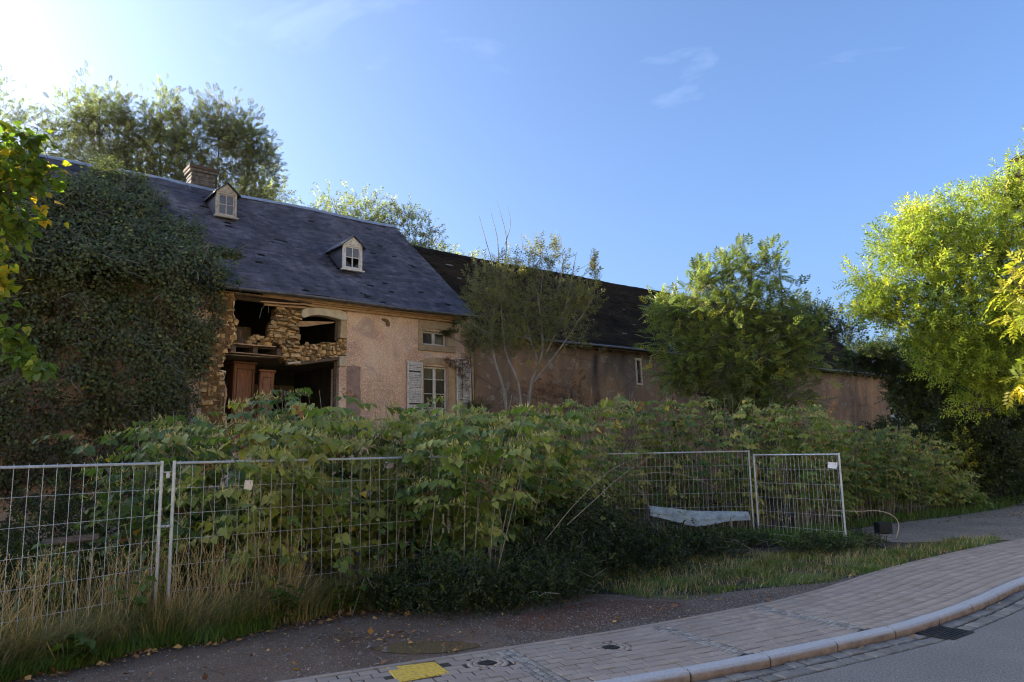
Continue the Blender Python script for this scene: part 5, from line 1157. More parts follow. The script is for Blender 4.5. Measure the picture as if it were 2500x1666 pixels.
# hazel at the left edge, its boughs hanging into view
tree('hazel_tree', 'hazel with large yellow-green leaves hanging in from the left edge', 'tree',
     [trunk((-8.0, 9.6, 0), (-7.9, 9.5, 2.5), (-7.3, 9.2, 4.6), (-6.7, 9.0, 6.2), r0=0.09, r1=0.02), trunk((-7.9, 9.5, 2.2), (-7.2, 9.0, 3.6), (-6.4, 8.8, 3.9), r0=0.05, r1=0.012), trunk((-7.2, 9.2, 4.8), (-6.5, 9.0, 5.4), (-5.8, 9.0, 5.75), r0=0.03, r1=0.008)],
     [(-6.55, 9, 5.95, 0.42, 0.4, 0.42), (-6.15, 9, 5.85, 0.34, 0.3, 0.34), (-6.4, 9, 5.35, 0.42, 0.4, 0.35), (-6.0, 9, 5.55, 0.25, 0.3, 0.2), (-6.7, 9, 4.85, 0.42, 0.4, 0.42), (-6.65, 9, 4.1, 0.38, 0.35, 0.4), (-6.35, 8.9, 4.25, 0.22, 0.2, 0.25), (-7.3, 9.2, 5.4, 0.6, 0.6, 0.9), (-6.75, 9, 5.45, 0.35, 0.4, 0.4), (-6.1, 9, 6.15, 0.2, 0.2, 0.2)], 2300, HEART, 0.115, M['l_hazel'], M['bark'], 31, None, per=16, sigma=0.34, up=-0.35, tint=(0.55, 0.25), twig=0.008)
tree('hazel_tree', 'low hazel spray of soft green leaves hanging before the ivy near the left edge', 'tree',
     [trunk((-7.0, 8.9, 0), (-6.7, 8.8, 2.6), (-6.1, 8.7, 3.7), r0=0.04, r1=0.01)], [(-6.05, 8.7, 3.62, 0.16, 0.2, 0.14), (-5.85, 8.7, 3.38, 0.20, 0.2, 0.2), (-5.65, 8.7, 3.18, 0.16, 0.2, 0.14)], 130, HEART, 0.11, M['l_hazel'], M['bark'], 32, None, per=14, sigma=0.4, up=-0.4, tint=(0.35, 0.2), twig=0.008)

# thin sallows before the barn
tree('sallow_tree', 'thin sallow before the barn wall, leftmost, with bare twigs rising above its leaves', 'tree',
     [trunk((-0.15, 20.3, 0), (-0.2, 20.4, 3.4), (-0.55, 20.4, 5.0), (-0.35, 20.4, 7.2), r0=0.055, r1=0.02), trunk((-0.1, 20.3, 0), (0.2, 20.3, 3.5), (-0.2, 20.4, 4.9), (-0.3, 20.4, 6.6), r0=0.05, r1=0.015),
      trunk((-0.35, 20.4, 6.8), (-0.65, 20.4, 7.9), (-0.9, 20.4, 8.9), r0=0.018, r1=0.004), trunk((-0.35, 20.4, 6.8), (-0.35, 20.4, 8.0), (-0.55, 20.4, 8.95), r0=0.018, r1=0.004), trunk((-0.3, 20.4, 6.6), (-0.1, 20.4, 8.0), (-0.35, 20.4, 9.2), r0=0.02, r1=0.004), trunk((-0.15, 20.4, 7.9), (0.02, 20.4, 8.5), (-0.05, 20.4, 9.1), r0=0.012, r1=0.003), trunk((-0.3, 20.4, 6.6), (0.3, 20.4, 7.6), (0.32, 20.4, 8.3), r0=0.015, r1=0.004)],
     [(-0.75, 20.4, 6.6, 0.75, 0.6, 0.8), (-0.1, 20.4, 7.2, 0.7, 0.6, 0.7), (-0.7, 20.4, 5.7, 0.75, 0.6, 0.7), (0.05, 20.4, 6.2, 0.7, 0.6, 0.8), (-0.3, 20.4, 5.0, 0.7, 0.5, 0.5)], 950, NARROW, 0.27, M['l_willow'], M['palebark'], 51, 'sallows before the barn', per=14, sigma=0.30, up=0.5, tint=(0.45, 0.2), twig=0.010)
tree('sallow_tree', 'many-stemmed sallow before the barn wall with pale spreading stems', 'tree',
     [trunk((0.35, 20.6, 0), (0.45, 20.6, 3.6), (0.85, 20.6, 4.9), (0.75, 20.6, 6.6), r0=0.065, r1=0.02), trunk((0.5, 20.6, 3.9), (1.4, 20.6, 5.0), (2.3, 20.6, 6.3), r0=0.035, r1=0.012), trunk((0.7, 20.6, 4.6), (0.5, 20.6, 5.3), (0.35, 20.6, 6.4), r0=0.03, r1=0.01), trunk((0.9, 20.6, 4.7), (1.5, 20.6, 6.0), (1.9, 20.6, 7.7), r0=0.03, r1=0.006), trunk((0.8, 20.6, 6.2), (0.9, 20.6, 7.2), (0.75, 20.6, 8.4), r0=0.015, r1=0.004), trunk((1.3, 20.6, 6.4), (1.5, 20.6, 7.3), (1.45, 20.6, 8.2), r0=0.012, r1=0.004)],
     [(0.7, 20.6, 7.4, 0.45, 0.5, 0.7), (1.4, 20.6, 7.4, 0.35, 0.5, 0.6), (0.7, 20.6, 6.3, 0.8, 0.6, 0.7), (1.6, 20.6, 6.4, 0.8, 0.6, 0.7), (1.3, 20.6, 5.5, 0.9, 0.6, 0.6), (0.5, 20.6, 5.3, 0.6, 0.6, 0.6), (2.1, 20.6, 6.4, 0.4, 0.5, 0.6), (2.35, 20.6, 7.1, 0.14, 0.3, 0.4)], 1250, NARROW, 0.27, M['l_willow'], M['palebark'], 52, 'sallows before the barn', per=14, sigma=0.30, up=0.45, tint=(0.5, 0.2), twig=0.010)
tree('withered_creeper', 'brown withered creeper on the barn wall behind the sallow stems', 'plant', [trunk((2.1, 23.6, 0), (2.0, 23.7, 2), (1.9, 23.8, 4.0), r0=0.03, r1=0.01)], [(1.7, 23.6, 3.6, 0.9, 0.2, 0.7), (2.3, 23.8, 3.2, 0.7, 0.2, 0.6), (1.0, 23.3, 3.9, 0.6, 0.2, 0.4)], 260, SPRAY, 0.22, M['l_brown'], M['bark'], 53, per=12, sigma=0.35, up=-0.3)
tree('withered_creeper', 'brown withered creeper over the right window lintel and shutter of the farmhouse', 'plant', [trunk(W(0.9, -0.1, 0), W(0.92, -0.12, 3.0), W(0.95, -0.12, 5.0), r0=0.02, r1=0.008)], [(*W(0.45, -0.12, 4.88), 0.22, 0.12, 0.12), (*W(0.8, -0.14, 4.75), 0.22, 0.12, 0.22), (*W(1.2, -0.14, 4.9), 0.25, 0.12, 0.2), (*W(1.0, -0.16, 4.3), 0.3, 0.12, 0.4)], 140, SPRAY, 0.13, M['l_brown'], M['bark'], 54, per=9, sigma=0.4, up=-0.3, twig=0.006)
tree('creeper', 'green creeper climbing the farmhouse corner beside the right shutter', 'plant', [trunk(W(1.3, -0.2, 0), W(1.3, -0.2, 3.0), W(1.2, -0.15, 5.8), r0=0.03, r1=0.01)], [(*W(1.42, -0.2, 3.2), 0.32, 0.25, 0.45), (*W(1.3, -0.15, 5.75), 0.35, 0.2, 0.45), (*W(0.75, -0.2, 6.15), 0.12, 0.12, 0.18), (*W(0.45, -0.1, 5.8), 0.2, 0.1, 0.12)], 420, SPRAY, 0.20, M['l_willow'], M['bark'], 55, per=14, sigma=0.32, tint=(0.3, 0.2), twig=0.006)

# ash sapling clump in the middle right
tree('ash_tree', 'bushy young ash before the barn, top lit by sun and foot in shade', 'tree',
     [trunk((6.8, 22.3, 0), (6.8, 22.2, 3), (6.5, 22.2, 7.4), r0=0.09, r1=0.02), trunk((6.9, 22.3, 0), (7.3, 22.2, 3.5), (7.4, 22.2, 7.5), r0=0.08, r1=0.02), trunk((7.0, 22.4, 0), (8.1, 22.2, 3.6), (8.3, 22.2, 7.0), r0=0.07, r1=0.02), trunk((6.7, 22.3, 0), (5.8, 22.2, 3.6), (5.0, 22.2, 6.4), r0=0.07, r1=0.02)],
     [(5.9, 22.2, 7.2, 0.42, 0.5, 0.75), (6.65, 22.2, 7.55, 0.40, 0.5, 0.75), (7.35, 22.2, 7.6, 0.36, 0.5, 0.8), (8.05, 22.2, 7.5, 0.36, 0.5, 0.85), (4.7, 22.2, 6.3, 0.6, 0.6, 0.5), (5.6, 22.2, 6.2, 0.9, 0.9, 0.9), (7.0, 22.2, 6.4, 1.1, 1.0, 1.0), (8.2, 22.2, 6.1, 0.8, 0.9, 0.9), (5.4, 22, 5.1, 1.1, 1.0, 0.8), (6.9, 22, 5.1, 1.4, 1.1, 1.0), (8.3, 22, 4.9, 0.9, 1.0, 0.9), (6.4, 22, 4.0, 1.3, 1.0, 0.8), (7.8, 22, 3.8, 1.2, 1.0, 0.9), (5.0, 22, 4.4, 0.7, 0.8, 0.5), (8.9, 22.2, 5.6, 0.3, 0.5, 0.5), (7.0, 22, 2.9, 1.5, 0.9, 0.7)], 5200, PINN, 0.36, M['l_ash'], M['bark'], 61, per=15, sigma=0.36, up=0.3, tint=(0.5, 0.2), flat=0.9)
# big bright tree at the right
tree('robinia_tree', 'big sunlit yellow-green tree filling the right edge', 'tree',
     [trunk((16.6, 28.2, 0), (16.0, 26.5, 2.5), (14.9, 23.8, 4.8), (13.6, 23.6, 7.6), r0=0.20, r1=0.05), trunk((16.6, 28.2, 0), (16.6, 26.6, 3.5), (16.5, 24.4, 8), (17.0, 24, 11.5), r0=0.24, r1=0.05), trunk((15.2, 24, 3), (15.2, 24, 6), (15.4, 24, 9.6), r0=0.15, r1=0.04)],
     [(17.4, 24, 10.8, 0.8, 0.9, 0.9), (16.2, 24, 10.0, 0.8, 0.9, 0.7), (18.4, 24.4, 9.8, 1.3, 1.2, 1.5), (14.6, 23.8, 9.7, 0.8, 0.9, 0.6), (15.5, 24, 9.0, 1.0, 1.0, 0.8), (13.3, 23.6, 9.2, 0.8, 0.9, 0.6), (12.6, 23.5, 8.4, 0.75, 0.9, 0.7), (14.2, 23.6, 8.3, 1.2, 1.1, 0.9), (16.6, 23.8, 8.3, 1.3, 1.2, 1.0), (11.8, 23.4, 7.3, 0.8, 0.9, 0.6), (13.0, 23.4, 7.2, 1.1, 1.1, 0.8), (15.0, 23.4, 7.0, 1.3, 1.2, 0.9), (17.2, 23.6, 6.8, 1.3, 1.2, 1.0), (11.4, 23.3, 6.6, 0.6, 0.8, 0.5), (12.6, 23.2, 6.2, 1.0, 1.0, 0.6), (14.2, 23.2, 5.7, 1.2, 1.1, 0.8), (16.0, 23.2, 5.5, 1.2, 1.1, 0.8), (13.3, 23.1, 5.2, 0.7, 0.8, 0.5), (17.5, 23.4, 5.2, 1.2, 1.1, 0.9), (14.8, 23.2, 4.6, 1.0, 0.9, 0.6), (16.8, 23.4, 4.0, 1.1, 1.0, 0.7), (19.2, 24.2, 7.2, 1.5, 1.4, 1.8), (15.2, 23.4, 3.6, 1.0, 0.8, 0.6), (18.8, 24, 11.6, 1.0, 1.0, 1.1), (13.9, 23.2, 4.5, 0.9, 0.8, 0.6), (15.7, 23.2, 4.7, 1.2, 0.9, 0.7), (16.6, 23.0, 6.4, 1.2, 1.0, 0.9)],
     11800, NARROW, 0.43, M['l_bright'], M['bark'], 71, per=18, sigma=0.34, up=0.15, tint=(0.34, 0.22), twig=0.014, shell=0.6)
tree('walnut_tree', 'yellowing walnut sprays reaching in at the right edge', 'tree',
     [trunk((14.0, 18.9, 0), (13.8, 18.6, 3), (13.0, 17.8, 5.2), (12.1, 17.5, 6.0), r0=0.13, r1=0.014), trunk((13.85, 18.6, 2.2), (13.0, 17.8, 3.3), (12.2, 17.5, 3.6), r0=0.04, r1=0.010), trunk((13.8, 18.6, 3.0), (14.6, 18.8, 5.0), (15.0, 18.6, 6.5), r0=0.09, r1=0.02)],
     [(12.45, 17.5, 6.07, 0.38, 0.4, 0.38), (12.05, 17.5, 5.6, 0.3, 0.4, 0.34), (12.52, 17.5, 5.13, 0.4, 0.4, 0.34), (12.18, 17.5, 4.99, 0.24, 0.4, 0.2), (12.09, 17.5, 3.51, 0.32, 0.34, 0.24), (12.45, 17.5, 3.72, 0.27, 0.34, 0.27), (14.6, 18.6, 6.2, 1.2, 1.0, 1.0), (15.4, 19.0, 5.0, 1.0, 1.0, 0.8)], 420, t_pinnate(4, 0.40, 0.17, 0.5), 0.36, M['l_gold'], M['bark'], 72, per=7, sigma=0.4, up=-0.3, tint=(0.26, 0.22), twig=0.010)
# dark growth at the barn's far end and under the big tree
tree('shrub', 'dark feathery tree hanging over the far corner of the barn', 'tree', [trunk((17.2, 31, 0), (17.0, 30.8, 3), (16.6, 30.5, 6), r0=0.12, r1=0.03), trunk((17.2, 31, 0), (18.0, 30.8, 2.6), (18.4, 30.5, 4.6), r0=0.09, r1=0.03), trunk((17.0, 30.8, 3.2), (15.6, 30.3, 5.2), (14.2, 30, 5.8), r0=0.05, r1=0.012)],
     [(14.3, 30, 5.7, 0.8, 0.8, 0.5), (15.6, 30.3, 5.5, 1.3, 0.9, 0.8), (17.0, 30.6, 5.6, 1.6, 1.0, 1.0), (18.8, 30.8, 5.2, 1.6, 1.0, 1.4), (16.6, 30.3, 4.2, 1.3, 0.9, 0.7), (18.4, 30.3, 3.6, 1.7, 1.0, 1.2), (17.6, 30, 2.2, 1.3, 1.0, 1.0), (19.6, 30, 2.4, 1.6, 1.0, 1.4)], 5200, PINN, 0.42, M['l_dark'], M['bark'], 79, None, per=18, sigma=0.3, up=0.1, tint=(0.65, 0.2))
tree('background_tree', 'dark evergreen-looking tree behind the far end of the barn roof', 'tree', [trunk((18.6, 48, 0), (18.6, 48, 6), (18.8, 48, 10), r0=0.2, r1=0.04)],
     [(18.3, 48, 9.6, 1.2, 1.2, 1.4), (20.0, 48, 10.2, 1.6, 1.2, 1.6), (18.8, 48, 8, 2.0, 1.4, 1.6), (21.2, 48, 8.4, 2.0, 1.4, 2.0)], 1700, SPRAY, 0.6, M['l_dark'], M['bark'], 78, None, per=20, sigma=0.3, tint=(0.6, 0.2))
dk = 'bushes at the lane end with sun and shade in their leaf colour'  # understory shade and sun patches are put into the leaf colours
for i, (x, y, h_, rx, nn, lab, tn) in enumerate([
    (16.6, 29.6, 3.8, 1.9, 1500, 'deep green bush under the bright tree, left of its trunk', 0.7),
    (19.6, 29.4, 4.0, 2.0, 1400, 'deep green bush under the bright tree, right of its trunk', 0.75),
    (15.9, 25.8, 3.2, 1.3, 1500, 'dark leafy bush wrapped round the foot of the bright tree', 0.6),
    (15.0, 25.6, 2.4, 0.9, 260, 'loose bush beside the lane with sunlight put into its yellow-green leaves', 1.0),
    (14.6, 28.6, 3.0, 1.8, 1500, 'dark bush behind the sun-coloured one beside the lane', 0.5),
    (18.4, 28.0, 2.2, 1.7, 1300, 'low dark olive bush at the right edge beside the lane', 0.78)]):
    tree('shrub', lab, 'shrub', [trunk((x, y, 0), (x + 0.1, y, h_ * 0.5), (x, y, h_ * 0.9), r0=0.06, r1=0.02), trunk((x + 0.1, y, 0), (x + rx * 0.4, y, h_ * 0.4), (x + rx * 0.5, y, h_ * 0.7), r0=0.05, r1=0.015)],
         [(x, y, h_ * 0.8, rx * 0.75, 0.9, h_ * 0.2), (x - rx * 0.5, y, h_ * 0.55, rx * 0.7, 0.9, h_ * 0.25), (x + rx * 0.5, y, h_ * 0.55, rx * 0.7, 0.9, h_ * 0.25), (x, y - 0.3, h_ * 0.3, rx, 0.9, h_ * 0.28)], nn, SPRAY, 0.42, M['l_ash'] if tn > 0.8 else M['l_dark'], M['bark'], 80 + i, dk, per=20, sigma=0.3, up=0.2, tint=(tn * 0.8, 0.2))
for i, (x, y, h_, lab) in enumerate([(24, 44, 9, 'distant tree beyond the lane, left of two'), (31, 48, 10, 'distant tree beyond the lane at the far right')]):
    tree('background_tree', lab, 'tree', [trunk((x, y, 0), (x, y, h_ * 0.5), (x, y, h_ * 0.85), r0=0.2, r1=0.05)], [(x, y, h_ * 0.7, 3.5, 2, h_ * 0.28), (x - 2.5, y, h_ * 0.4, 3, 2, h_ * 0.3), (x + 2.5, y, h_ * 0.4, 3, 2, h_ * 0.3), (x, y, h_ * 0.2, 4.5, 2, h_ * 0.2)], 1500, SPRAY, 0.9, M['l_dark'], M['bark'], 95 + i, 'trees beyond the lane', per=20, sigma=0.3, tint=(0.6, 0.2))

# ------------------------------------------------------------------ ivy over the left of the farmhouse
def ivy():
    r = np.random.default_rng(91)
    wallp = [(-13.4, 0.0), (-13.4, 6.5), (-6.5, 6.5), (-6.55, 6.07), (-6.52, 5.4), (-6.75, 4.9), (-6.78, 4.54), (-6.95, 4.18), (-7.02, 3.4), (-7.2, 2.5), (-7.6, 1.6), (-8.2, 0.8), (-8.5, 0.0)]
    roofp = [(-13.5, -0.75), (-13.5, 2.2), (-11.12, 2.51), (-10.53, 3.17), (-10.0, 3.76), (-9.49, 3.62), (-9.05, 5.2), (-8.66, 5.6), (-8.23, 5.49), (-8.1, 4.9), (-7.83, 5.1), (-7.75, 4.15), (-7.5, 3.65), (-7.4, 2.84), (-6.77, 2.34), (-6.93, 1.34), (-6.85, 0.41), (-6.7, -0.3), (-6.35, -0.75)]
    tongue = [(-6.9, 1.95), (-6.3, 1.98), (-5.64, 1.85), (-5.7, 1.66), (-6.3, 1.5), (-6.9, 1.4)]
    lump = lambda a, b_: 0.45 + 0.32 * np.sin(a * 1.9 + 1.3 * np.sin(b_ * 1.1)) * np.sin(b_ * 1.7 + 0.8 * np.sin(a * 1.4)) + 0.28 * np.sin(a * 6.3 + 1.7 * np.sin(b_ * 4.1)) * np.sin(b_ * 7.1 + 1.2 * np.sin(a * 5.2))
    cth, sth = math.cos(TH), math.sin(TH)
    def toworld(L_): return np.stack([HP[0] + L_[:, 0] * cth - L_[:, 1] * sth, HP[1] + L_[:, 0] * sth + L_[:, 1] * cth, L_[:, 2]], 1)
    def dirw(d): return np.stack([d[:, 0] * cth - d[:, 1] * sth, d[:, 0] * sth + d[:, 1] * cth, d[:, 2]], 1)
    off = np.array([*W(-9, 0, 0)])
    root = empty('ivy', W(-9, 0, 0)); tag(root, 'thick dark ivy smothering the left end of the farmhouse wall and roof', 'ivy')
    C, Nn, Sg, Tn = [], [], [], []
    pw = in_poly(1500, wallp, r); fade = np.clip((pw[:, 1] - 0.6) / 3.2, 0.0, 1)
    keep = r.random(len(pw)) < 0.30 + 0.70 * fade; pw, fade = pw[keep], fade[keep]
    edge_ = np.clip((-6.5 - pw[:, 0]) / 1.4, 0.15, 1)
    dep = 0.06 + (0.10 + 1.45 * lump(pw[:, 0], pw[:, 1])) * (0.12 + 0.88 * fade) * edge_ * r.uniform(0.75, 1.0, len(pw))
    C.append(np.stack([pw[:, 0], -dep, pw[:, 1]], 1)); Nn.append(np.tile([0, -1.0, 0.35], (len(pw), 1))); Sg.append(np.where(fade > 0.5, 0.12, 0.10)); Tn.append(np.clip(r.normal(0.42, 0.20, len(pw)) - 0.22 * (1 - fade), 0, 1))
    for poly, nc, dmax in ((roofp, 1250, 0.78), (tongue, 60, 0.06)):
        pr = in_poly(nc, poly, r); dep = 0.05 + dmax * (0.10 + 1.1 * lump(pr[:, 0], pr[:, 1] + 6)) * r.uniform(0.7, 1, nc)
        C.append(roof_xyz(pr[:, 0], pr[:, 1], dep)); Nn.append(np.tile(np.array(rnor), (nc, 1))); Sg.append(np.full(nc, 0.14 if dmax > 0.1 else 0.08))
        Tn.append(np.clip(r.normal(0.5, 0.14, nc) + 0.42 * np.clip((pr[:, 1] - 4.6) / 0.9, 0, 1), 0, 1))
    C, Nn, Sg, Tn = np.concatenate(C), np.concatenate(Nn), np.concatenate(Sg), np.concatenate(Tn)
    per = 40; idx = np.repeat(np.arange(len(C)), per); n = len(idx)
    P = C[idx] + r.normal(0, 1, (n, 3)) * Sg[idx][:, None] * np.array([1, 0.7, 1]); P[:, 1] = np.where(P[:, 2] < 6.3, np.minimum(P[:, 1], -0.03), P[:, 1])
    nn = norm(norm(Nn)[idx] + norm(P - C[idx]) * 0.55 + r.normal(0, 0.35, (n, 3)))
    ld = np.cross(nn, r.normal(0, 1, (n, 3))) + np.array([0, 0, -0.35])
    fr = frames(dirw(ld), dirw(nn)); sc = r.uniform(0.045, 0.105, n)
    V, F = instance(t_kite(0.85, 0.08, 0.35), toworld(P) - off, fr, sc)
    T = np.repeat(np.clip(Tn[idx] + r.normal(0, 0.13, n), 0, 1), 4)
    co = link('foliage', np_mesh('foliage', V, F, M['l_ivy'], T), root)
    # woody stems: long runners plus pale twigs on the face
    A_, B_ = [], []
    for k in range(70):
        t_, z_ = r.uniform(-13, -7.2), r.uniform(0.2, 1.5); h_ = -0.05
        while z_ < r.uniform(4.5, 6.6):
            t2, z2, h2 = t_ + r.normal(0, 0.12), z_ + r.uniform(0.2, 0.4), -0.04 - 0.5 * lump(t_, z_) * min(1, z_ / 4) * r.random(); A_.append((t_, h_, z_)); B_.append((t2, h2, z2)); t_, z_, h_ = t2, z2, h2
    for k in range(620):
        p = C[r.integers(len(C))]; d = norm(r.normal(0, 1, 3) * np.array([1, 0.4, 1]) + np.array([0, -0.5, 0.2])); l = r.uniform(0.2, 0.5)
        m1 = p + d * l * 0.5 + r.normal(0, 0.03, 3); A_ += [p, m1]; B_ += [m1, p + d * l + r.normal(0, 0.05, 3) - np.array([0, 0.08, 0])]
    V, F = sticks(toworld(np.array(A_)) - off, toworld(np.array(B_)) - off, 0.010, 0.007, 4)
    link('stems', np_mesh('stems', V, F, M['palebark']), root)
ivy()

# ------------------------------------------------------------------ knotweed thickets
SL_A = np.array([-.62, -.54, -.50, -.45, -.41, -.37, -.34, -.306, -.26, -.22, -.165, -.106, -.06, -.017, .04, .08, .13, .177, .22, .276, .32, .364, .40, .42, .46, .508, .54, .563, .593, .62, .66])
SL_Z = np.array([-.02, .020, .060, .075, .070, .058, .051, .084, .088, .063, .078, .067, .078, .073, .070, .074, .0716, .066, .067, .0600, .057, .0547, .035, .018, .024, .020, .008, -.012, -.05, -.09, -.12])
def knotweed(name, label, poly, dens, seed, tint, front=0.0, hmax=3.6, lsize=0.16, nbr=9, nlf=7, plume=0.5, hmin=0.0, skirt=0.35, bmin=0.22, dz=0.0, dead=0.5):
    r = np.random.default_rng(seed); p = np.array(poly); area = 0.5 * abs(np.dot(p[:, 0], np.roll(p[:, 1], 1)) - np.dot(p[:, 1], np.roll(p[:, 0], 1)))
    ns = int(area * dens); B = in_poly(ns, poly, r); a = B[:, 0] / B[:, 1]
    H = 2.1 + np.interp(a, SL_A, SL_Z) * B[:, 1] - 0.08 + dz + r.normal(0, 0.12, ns); H = np.clip(H, 0.5, hmax); low = r.random(ns) < skirt; H = np.where(low, H * r.uniform(0.35, 0.8, ns), H)
    az = r.uniform(0, 2 * np.pi, ns); lean = np.stack([np.cos(az), np.sin(az) - 0.7], 1) * 0.22
    tn_s = np.clip(r.normal(tint[0], tint[1], ns), 0, 1)
    tn_s = np.clip(tn_s + 0.22 * np.sin(B[:, 0] * 1.7 + 1) * np.sin(B[:, 1] * 1.3), 0, 1)
    def stem_pt(i, u): return np.stack([B[i, 0] + lean[i, 0] * H[i] * u ** 2, B[i, 1] + lean[i, 1] * H[i] * u ** 2, H[i] * (u - 0.08 * u ** 4)], -1)
    off = np.array([*p.mean(0), 0.0])
    root = empty(name, off); tag(root, label, 'knotweed')
    parts = []
    us = np.linspace(0, 1, 6); i_all = np.arange(ns)
    for u0, u1 in zip(us[:-1], us[1:]): parts.append((*sticks(stem_pt(i_all, np.full(ns, u0)) - off, stem_pt(i_all, np.full(ns, u1)) - off, 0.010 * (1 - u0 * 0.6), 0.010 * (1 - u1 * 0.6), 4), 0.5, 1))
    bi = np.repeat(i_all, nbr); nb = len(bi); bu = np.clip(bmin + (1 - bmin) * (np.tile(np.arange(nbr), ns) + r.random(nb)) / nbr, 0, 1)
    baz = np.arctan2(lean[bi, 1], lean[bi, 0]) + r.normal(0, 1.3, nb); bd_ = np.stack([np.cos(baz), np.sin(baz), np.zeros(nb)], 1); bl = r.uniform(0.35, 0.75, nb) * (1.15 - 0.45 * bu)
    b0 = stem_pt(bi, bu)
    def br_pt(j, v): return b0[j] + bd_[j] * (bl[j] * v)[:, None] + np.array([0, 0, 1.0]) * (bl[j] * (0.32 * v - 0.42 * v * v))[:, None]
    j_all = np.arange(nb)
    for v0, v1 in ((0, 0.5), (0.5, 1.0)): parts.append((*sticks(br_pt(j_all, np.full(nb, v0)) - off, br_pt(j_all, np.full(nb, v1)) - off, 0.0045, 0.003, 3), 0.5, 1))
    lj = np.repeat(j_all, nlf); nl = len(lj); lv = np.tile((np.arange(nlf) + 0.7) / nlf, nb) + r.normal(0, 0.02, nl); sg = np.tile(np.where(np.arange(nlf) % 2 == 0, 1.0, -1.0), nb)
    side = np.stack([-bd_[lj, 1], bd_[lj, 0], np.zeros(nl)], 1); lp = br_pt(lj, lv) + side * (sg * 0.02)[:, None]
    ld = side * (sg * r.uniform(0.55, 1.0, nl))[:, None] + bd_[lj] * 0.5 + np.array([0, 0, 1.0]) * r.uniform(-0.95, -0.25, nl)[:, None]
    up_ = np.array([0, 0, 1.0]) + bd_[lj] * 0.45 + r.normal(0, 0.22, (nl, 3)); fr = frames(ld, up_)
    sc = lsize * r.uniform(0.5, 1.25, nl) * (1.1 - 0.45 * lv)
    tb = np.clip(tn_s[bi] + r.normal(0, 0.10, nb), 0, 1)
    tl = np.clip(tb[lj] + r.normal(0, 0.07, nl) + 0.07 * np.clip(bu[lj] - 0.5, 0, 1), 0, 1); tl = np.where(r.random(nl) < 0.006, 1.0, np.minimum(tl, 0.96))
    V, F = instance(HEART, lp - off, fr, sc); parts.append((V, F, np.repeat(tl, 7), 0))
    # cream plumes in the upper axils
    pj = np.nonzero((bu > 0.55) & (r.random(nb) < plume))[0]; k_ = 16; pj = np.repeat(pj, k_); m_ = len(pj)
    if m_:
        pv = r.uniform(0.05, 0.9, m_); pp_ = br_pt(pj, pv); pd = r.normal(0, 0.5, (m_, 3)) + np.array([0, 0, 0.75]); fr = frames(pd, r.normal(0, 1, (m_, 3)))
        V, F = instance(t_kite(0.20, 0.03), pp_ - off, fr, r.uniform(0.06, 0.12, m_)); parts.append((V, F, np.repeat(r.random(m_), 4), 2))
    # withered sprigs and dead bare stems among the leaves
    nd = int(ns * dead); dj = r.integers(0, nb, nd); fr = frames(r.normal(0, 0.6, (nd, 3)) + np.array([0, -0.3, 0.1]), np.array([0, 0, 1.0]) + r.normal(0, 0.5, (nd, 3)))
    V, F = instance(SPRAY, br_pt(dj, r.uniform(0.4, 1.0, nd)) - off, fr, r.uniform(0.15, 0.34, nd)); parts.append((V, F, np.repeat(r.random(nd), len(SPRAY[0])), 3))
    q0 = B[r.integers(0, ns, nd // 2)]; A_ = np.column_stack([q0, np.zeros(len(q0))]); hh_ = np.interp(q0[:, 0] / q0[:, 1], SL_A, SL_Z) * q0[:, 1] + 2.1; B_ = np.column_stack([q0 + r.normal(0, 0.35, q0.shape) - np.array([0, 0.35]), hh_ * r.uniform(0.5, 1.06, len(q0))])
    parts.append((*sticks(A_ - off, B_ - off, 0.008, 0.004, 4), 0.5, 1))
    V, F, T, Mi = merge(parts)
    o = link('foliage', np_mesh('foliage', V, F, [M['l_knot'], M['cane'], M['plume'], M['l_brown']], T, Mi), root); o['kind'] = 'stuff'
    return root
knotweed('knotweed_thicket', 'green knotweed thicket behind the near mesh fence, below the collapsed hole', [(-6.3, 12.4), (-5.6, 10.9), (-4.7, 10.3), (-4.2, 10.3), (-4.0, 13.6), (-5.0, 13.8), (-6.9, 13.6)], 11, 101, (0.33, 0.16))
knotweed('knotweed_thicket', 'tall yellowing knotweed thicket in the middle, spilling over the mesh fence', [(-4.2, 10.0), (-3.4, 10.3), (-1.9, 11.2), (-0.9, 11.7), (-0.7, 11.1), (-0.35, 11.3), (-0.1, 12.2), (0.6, 13.9), (1.8, 15.4), (0.0, 15.2), (-4.2, 13.8)], 13, 102, (0.50, 0.18), plume=0.6)
knotweed('knotweed_thicket', 'knotweed branches hanging out over the top rail where the fence bends', [(-1.7, 10.35), (-0.9, 10.75), (-0.6, 10.5), (-0.15, 10.8), (-0.25, 11.4), (-0.6, 11.5)], 8, 103, (0.46, 0.15), hmax=2.5, skirt=0.1, bmin=0.55)
knotweed('knotweed_thicket', 'dull green knotweed thicket behind the far mesh fence panels', [(1.3, 14.6), (2.2, 17.9), (5.6, 17.9), (6.4, 17.6), (7.2, 18.0), (8.4, 19.4), (8.4, 21.0), (2.0, 20.0), (0.8, 16.4)], 10, 104, (0.50, 0.20), dead=1.6, dz=0.2, nbr=8, lsize=0.14)
knotweed('knotweed_thicket', 'low knotweed mound ending beside the gravel lane', [(6.9, 18.0), (8.2, 19.4), (10.2, 20.9), (12.6, 22.4), (14.8, 24.0), (15.4, 24.9), (14.2, 25.6), (10.0, 24.2), (7.6, 21.0)], 10, 105, (0.46, 0.16), dz=0.15, nbr=8, lsize=0.14)

# tall spray before the open room
knotweed('knotweed', 'single knotweed spray standing tall in front of the open room', [(-3.95, 13.4), (-3.55, 13.4), (-3.5, 14.0), (-3.95, 14.0)], 40, 106, (0.42, 0.08), hmax=3.9, skirt=0.1, nbr=7, dz=0.35)

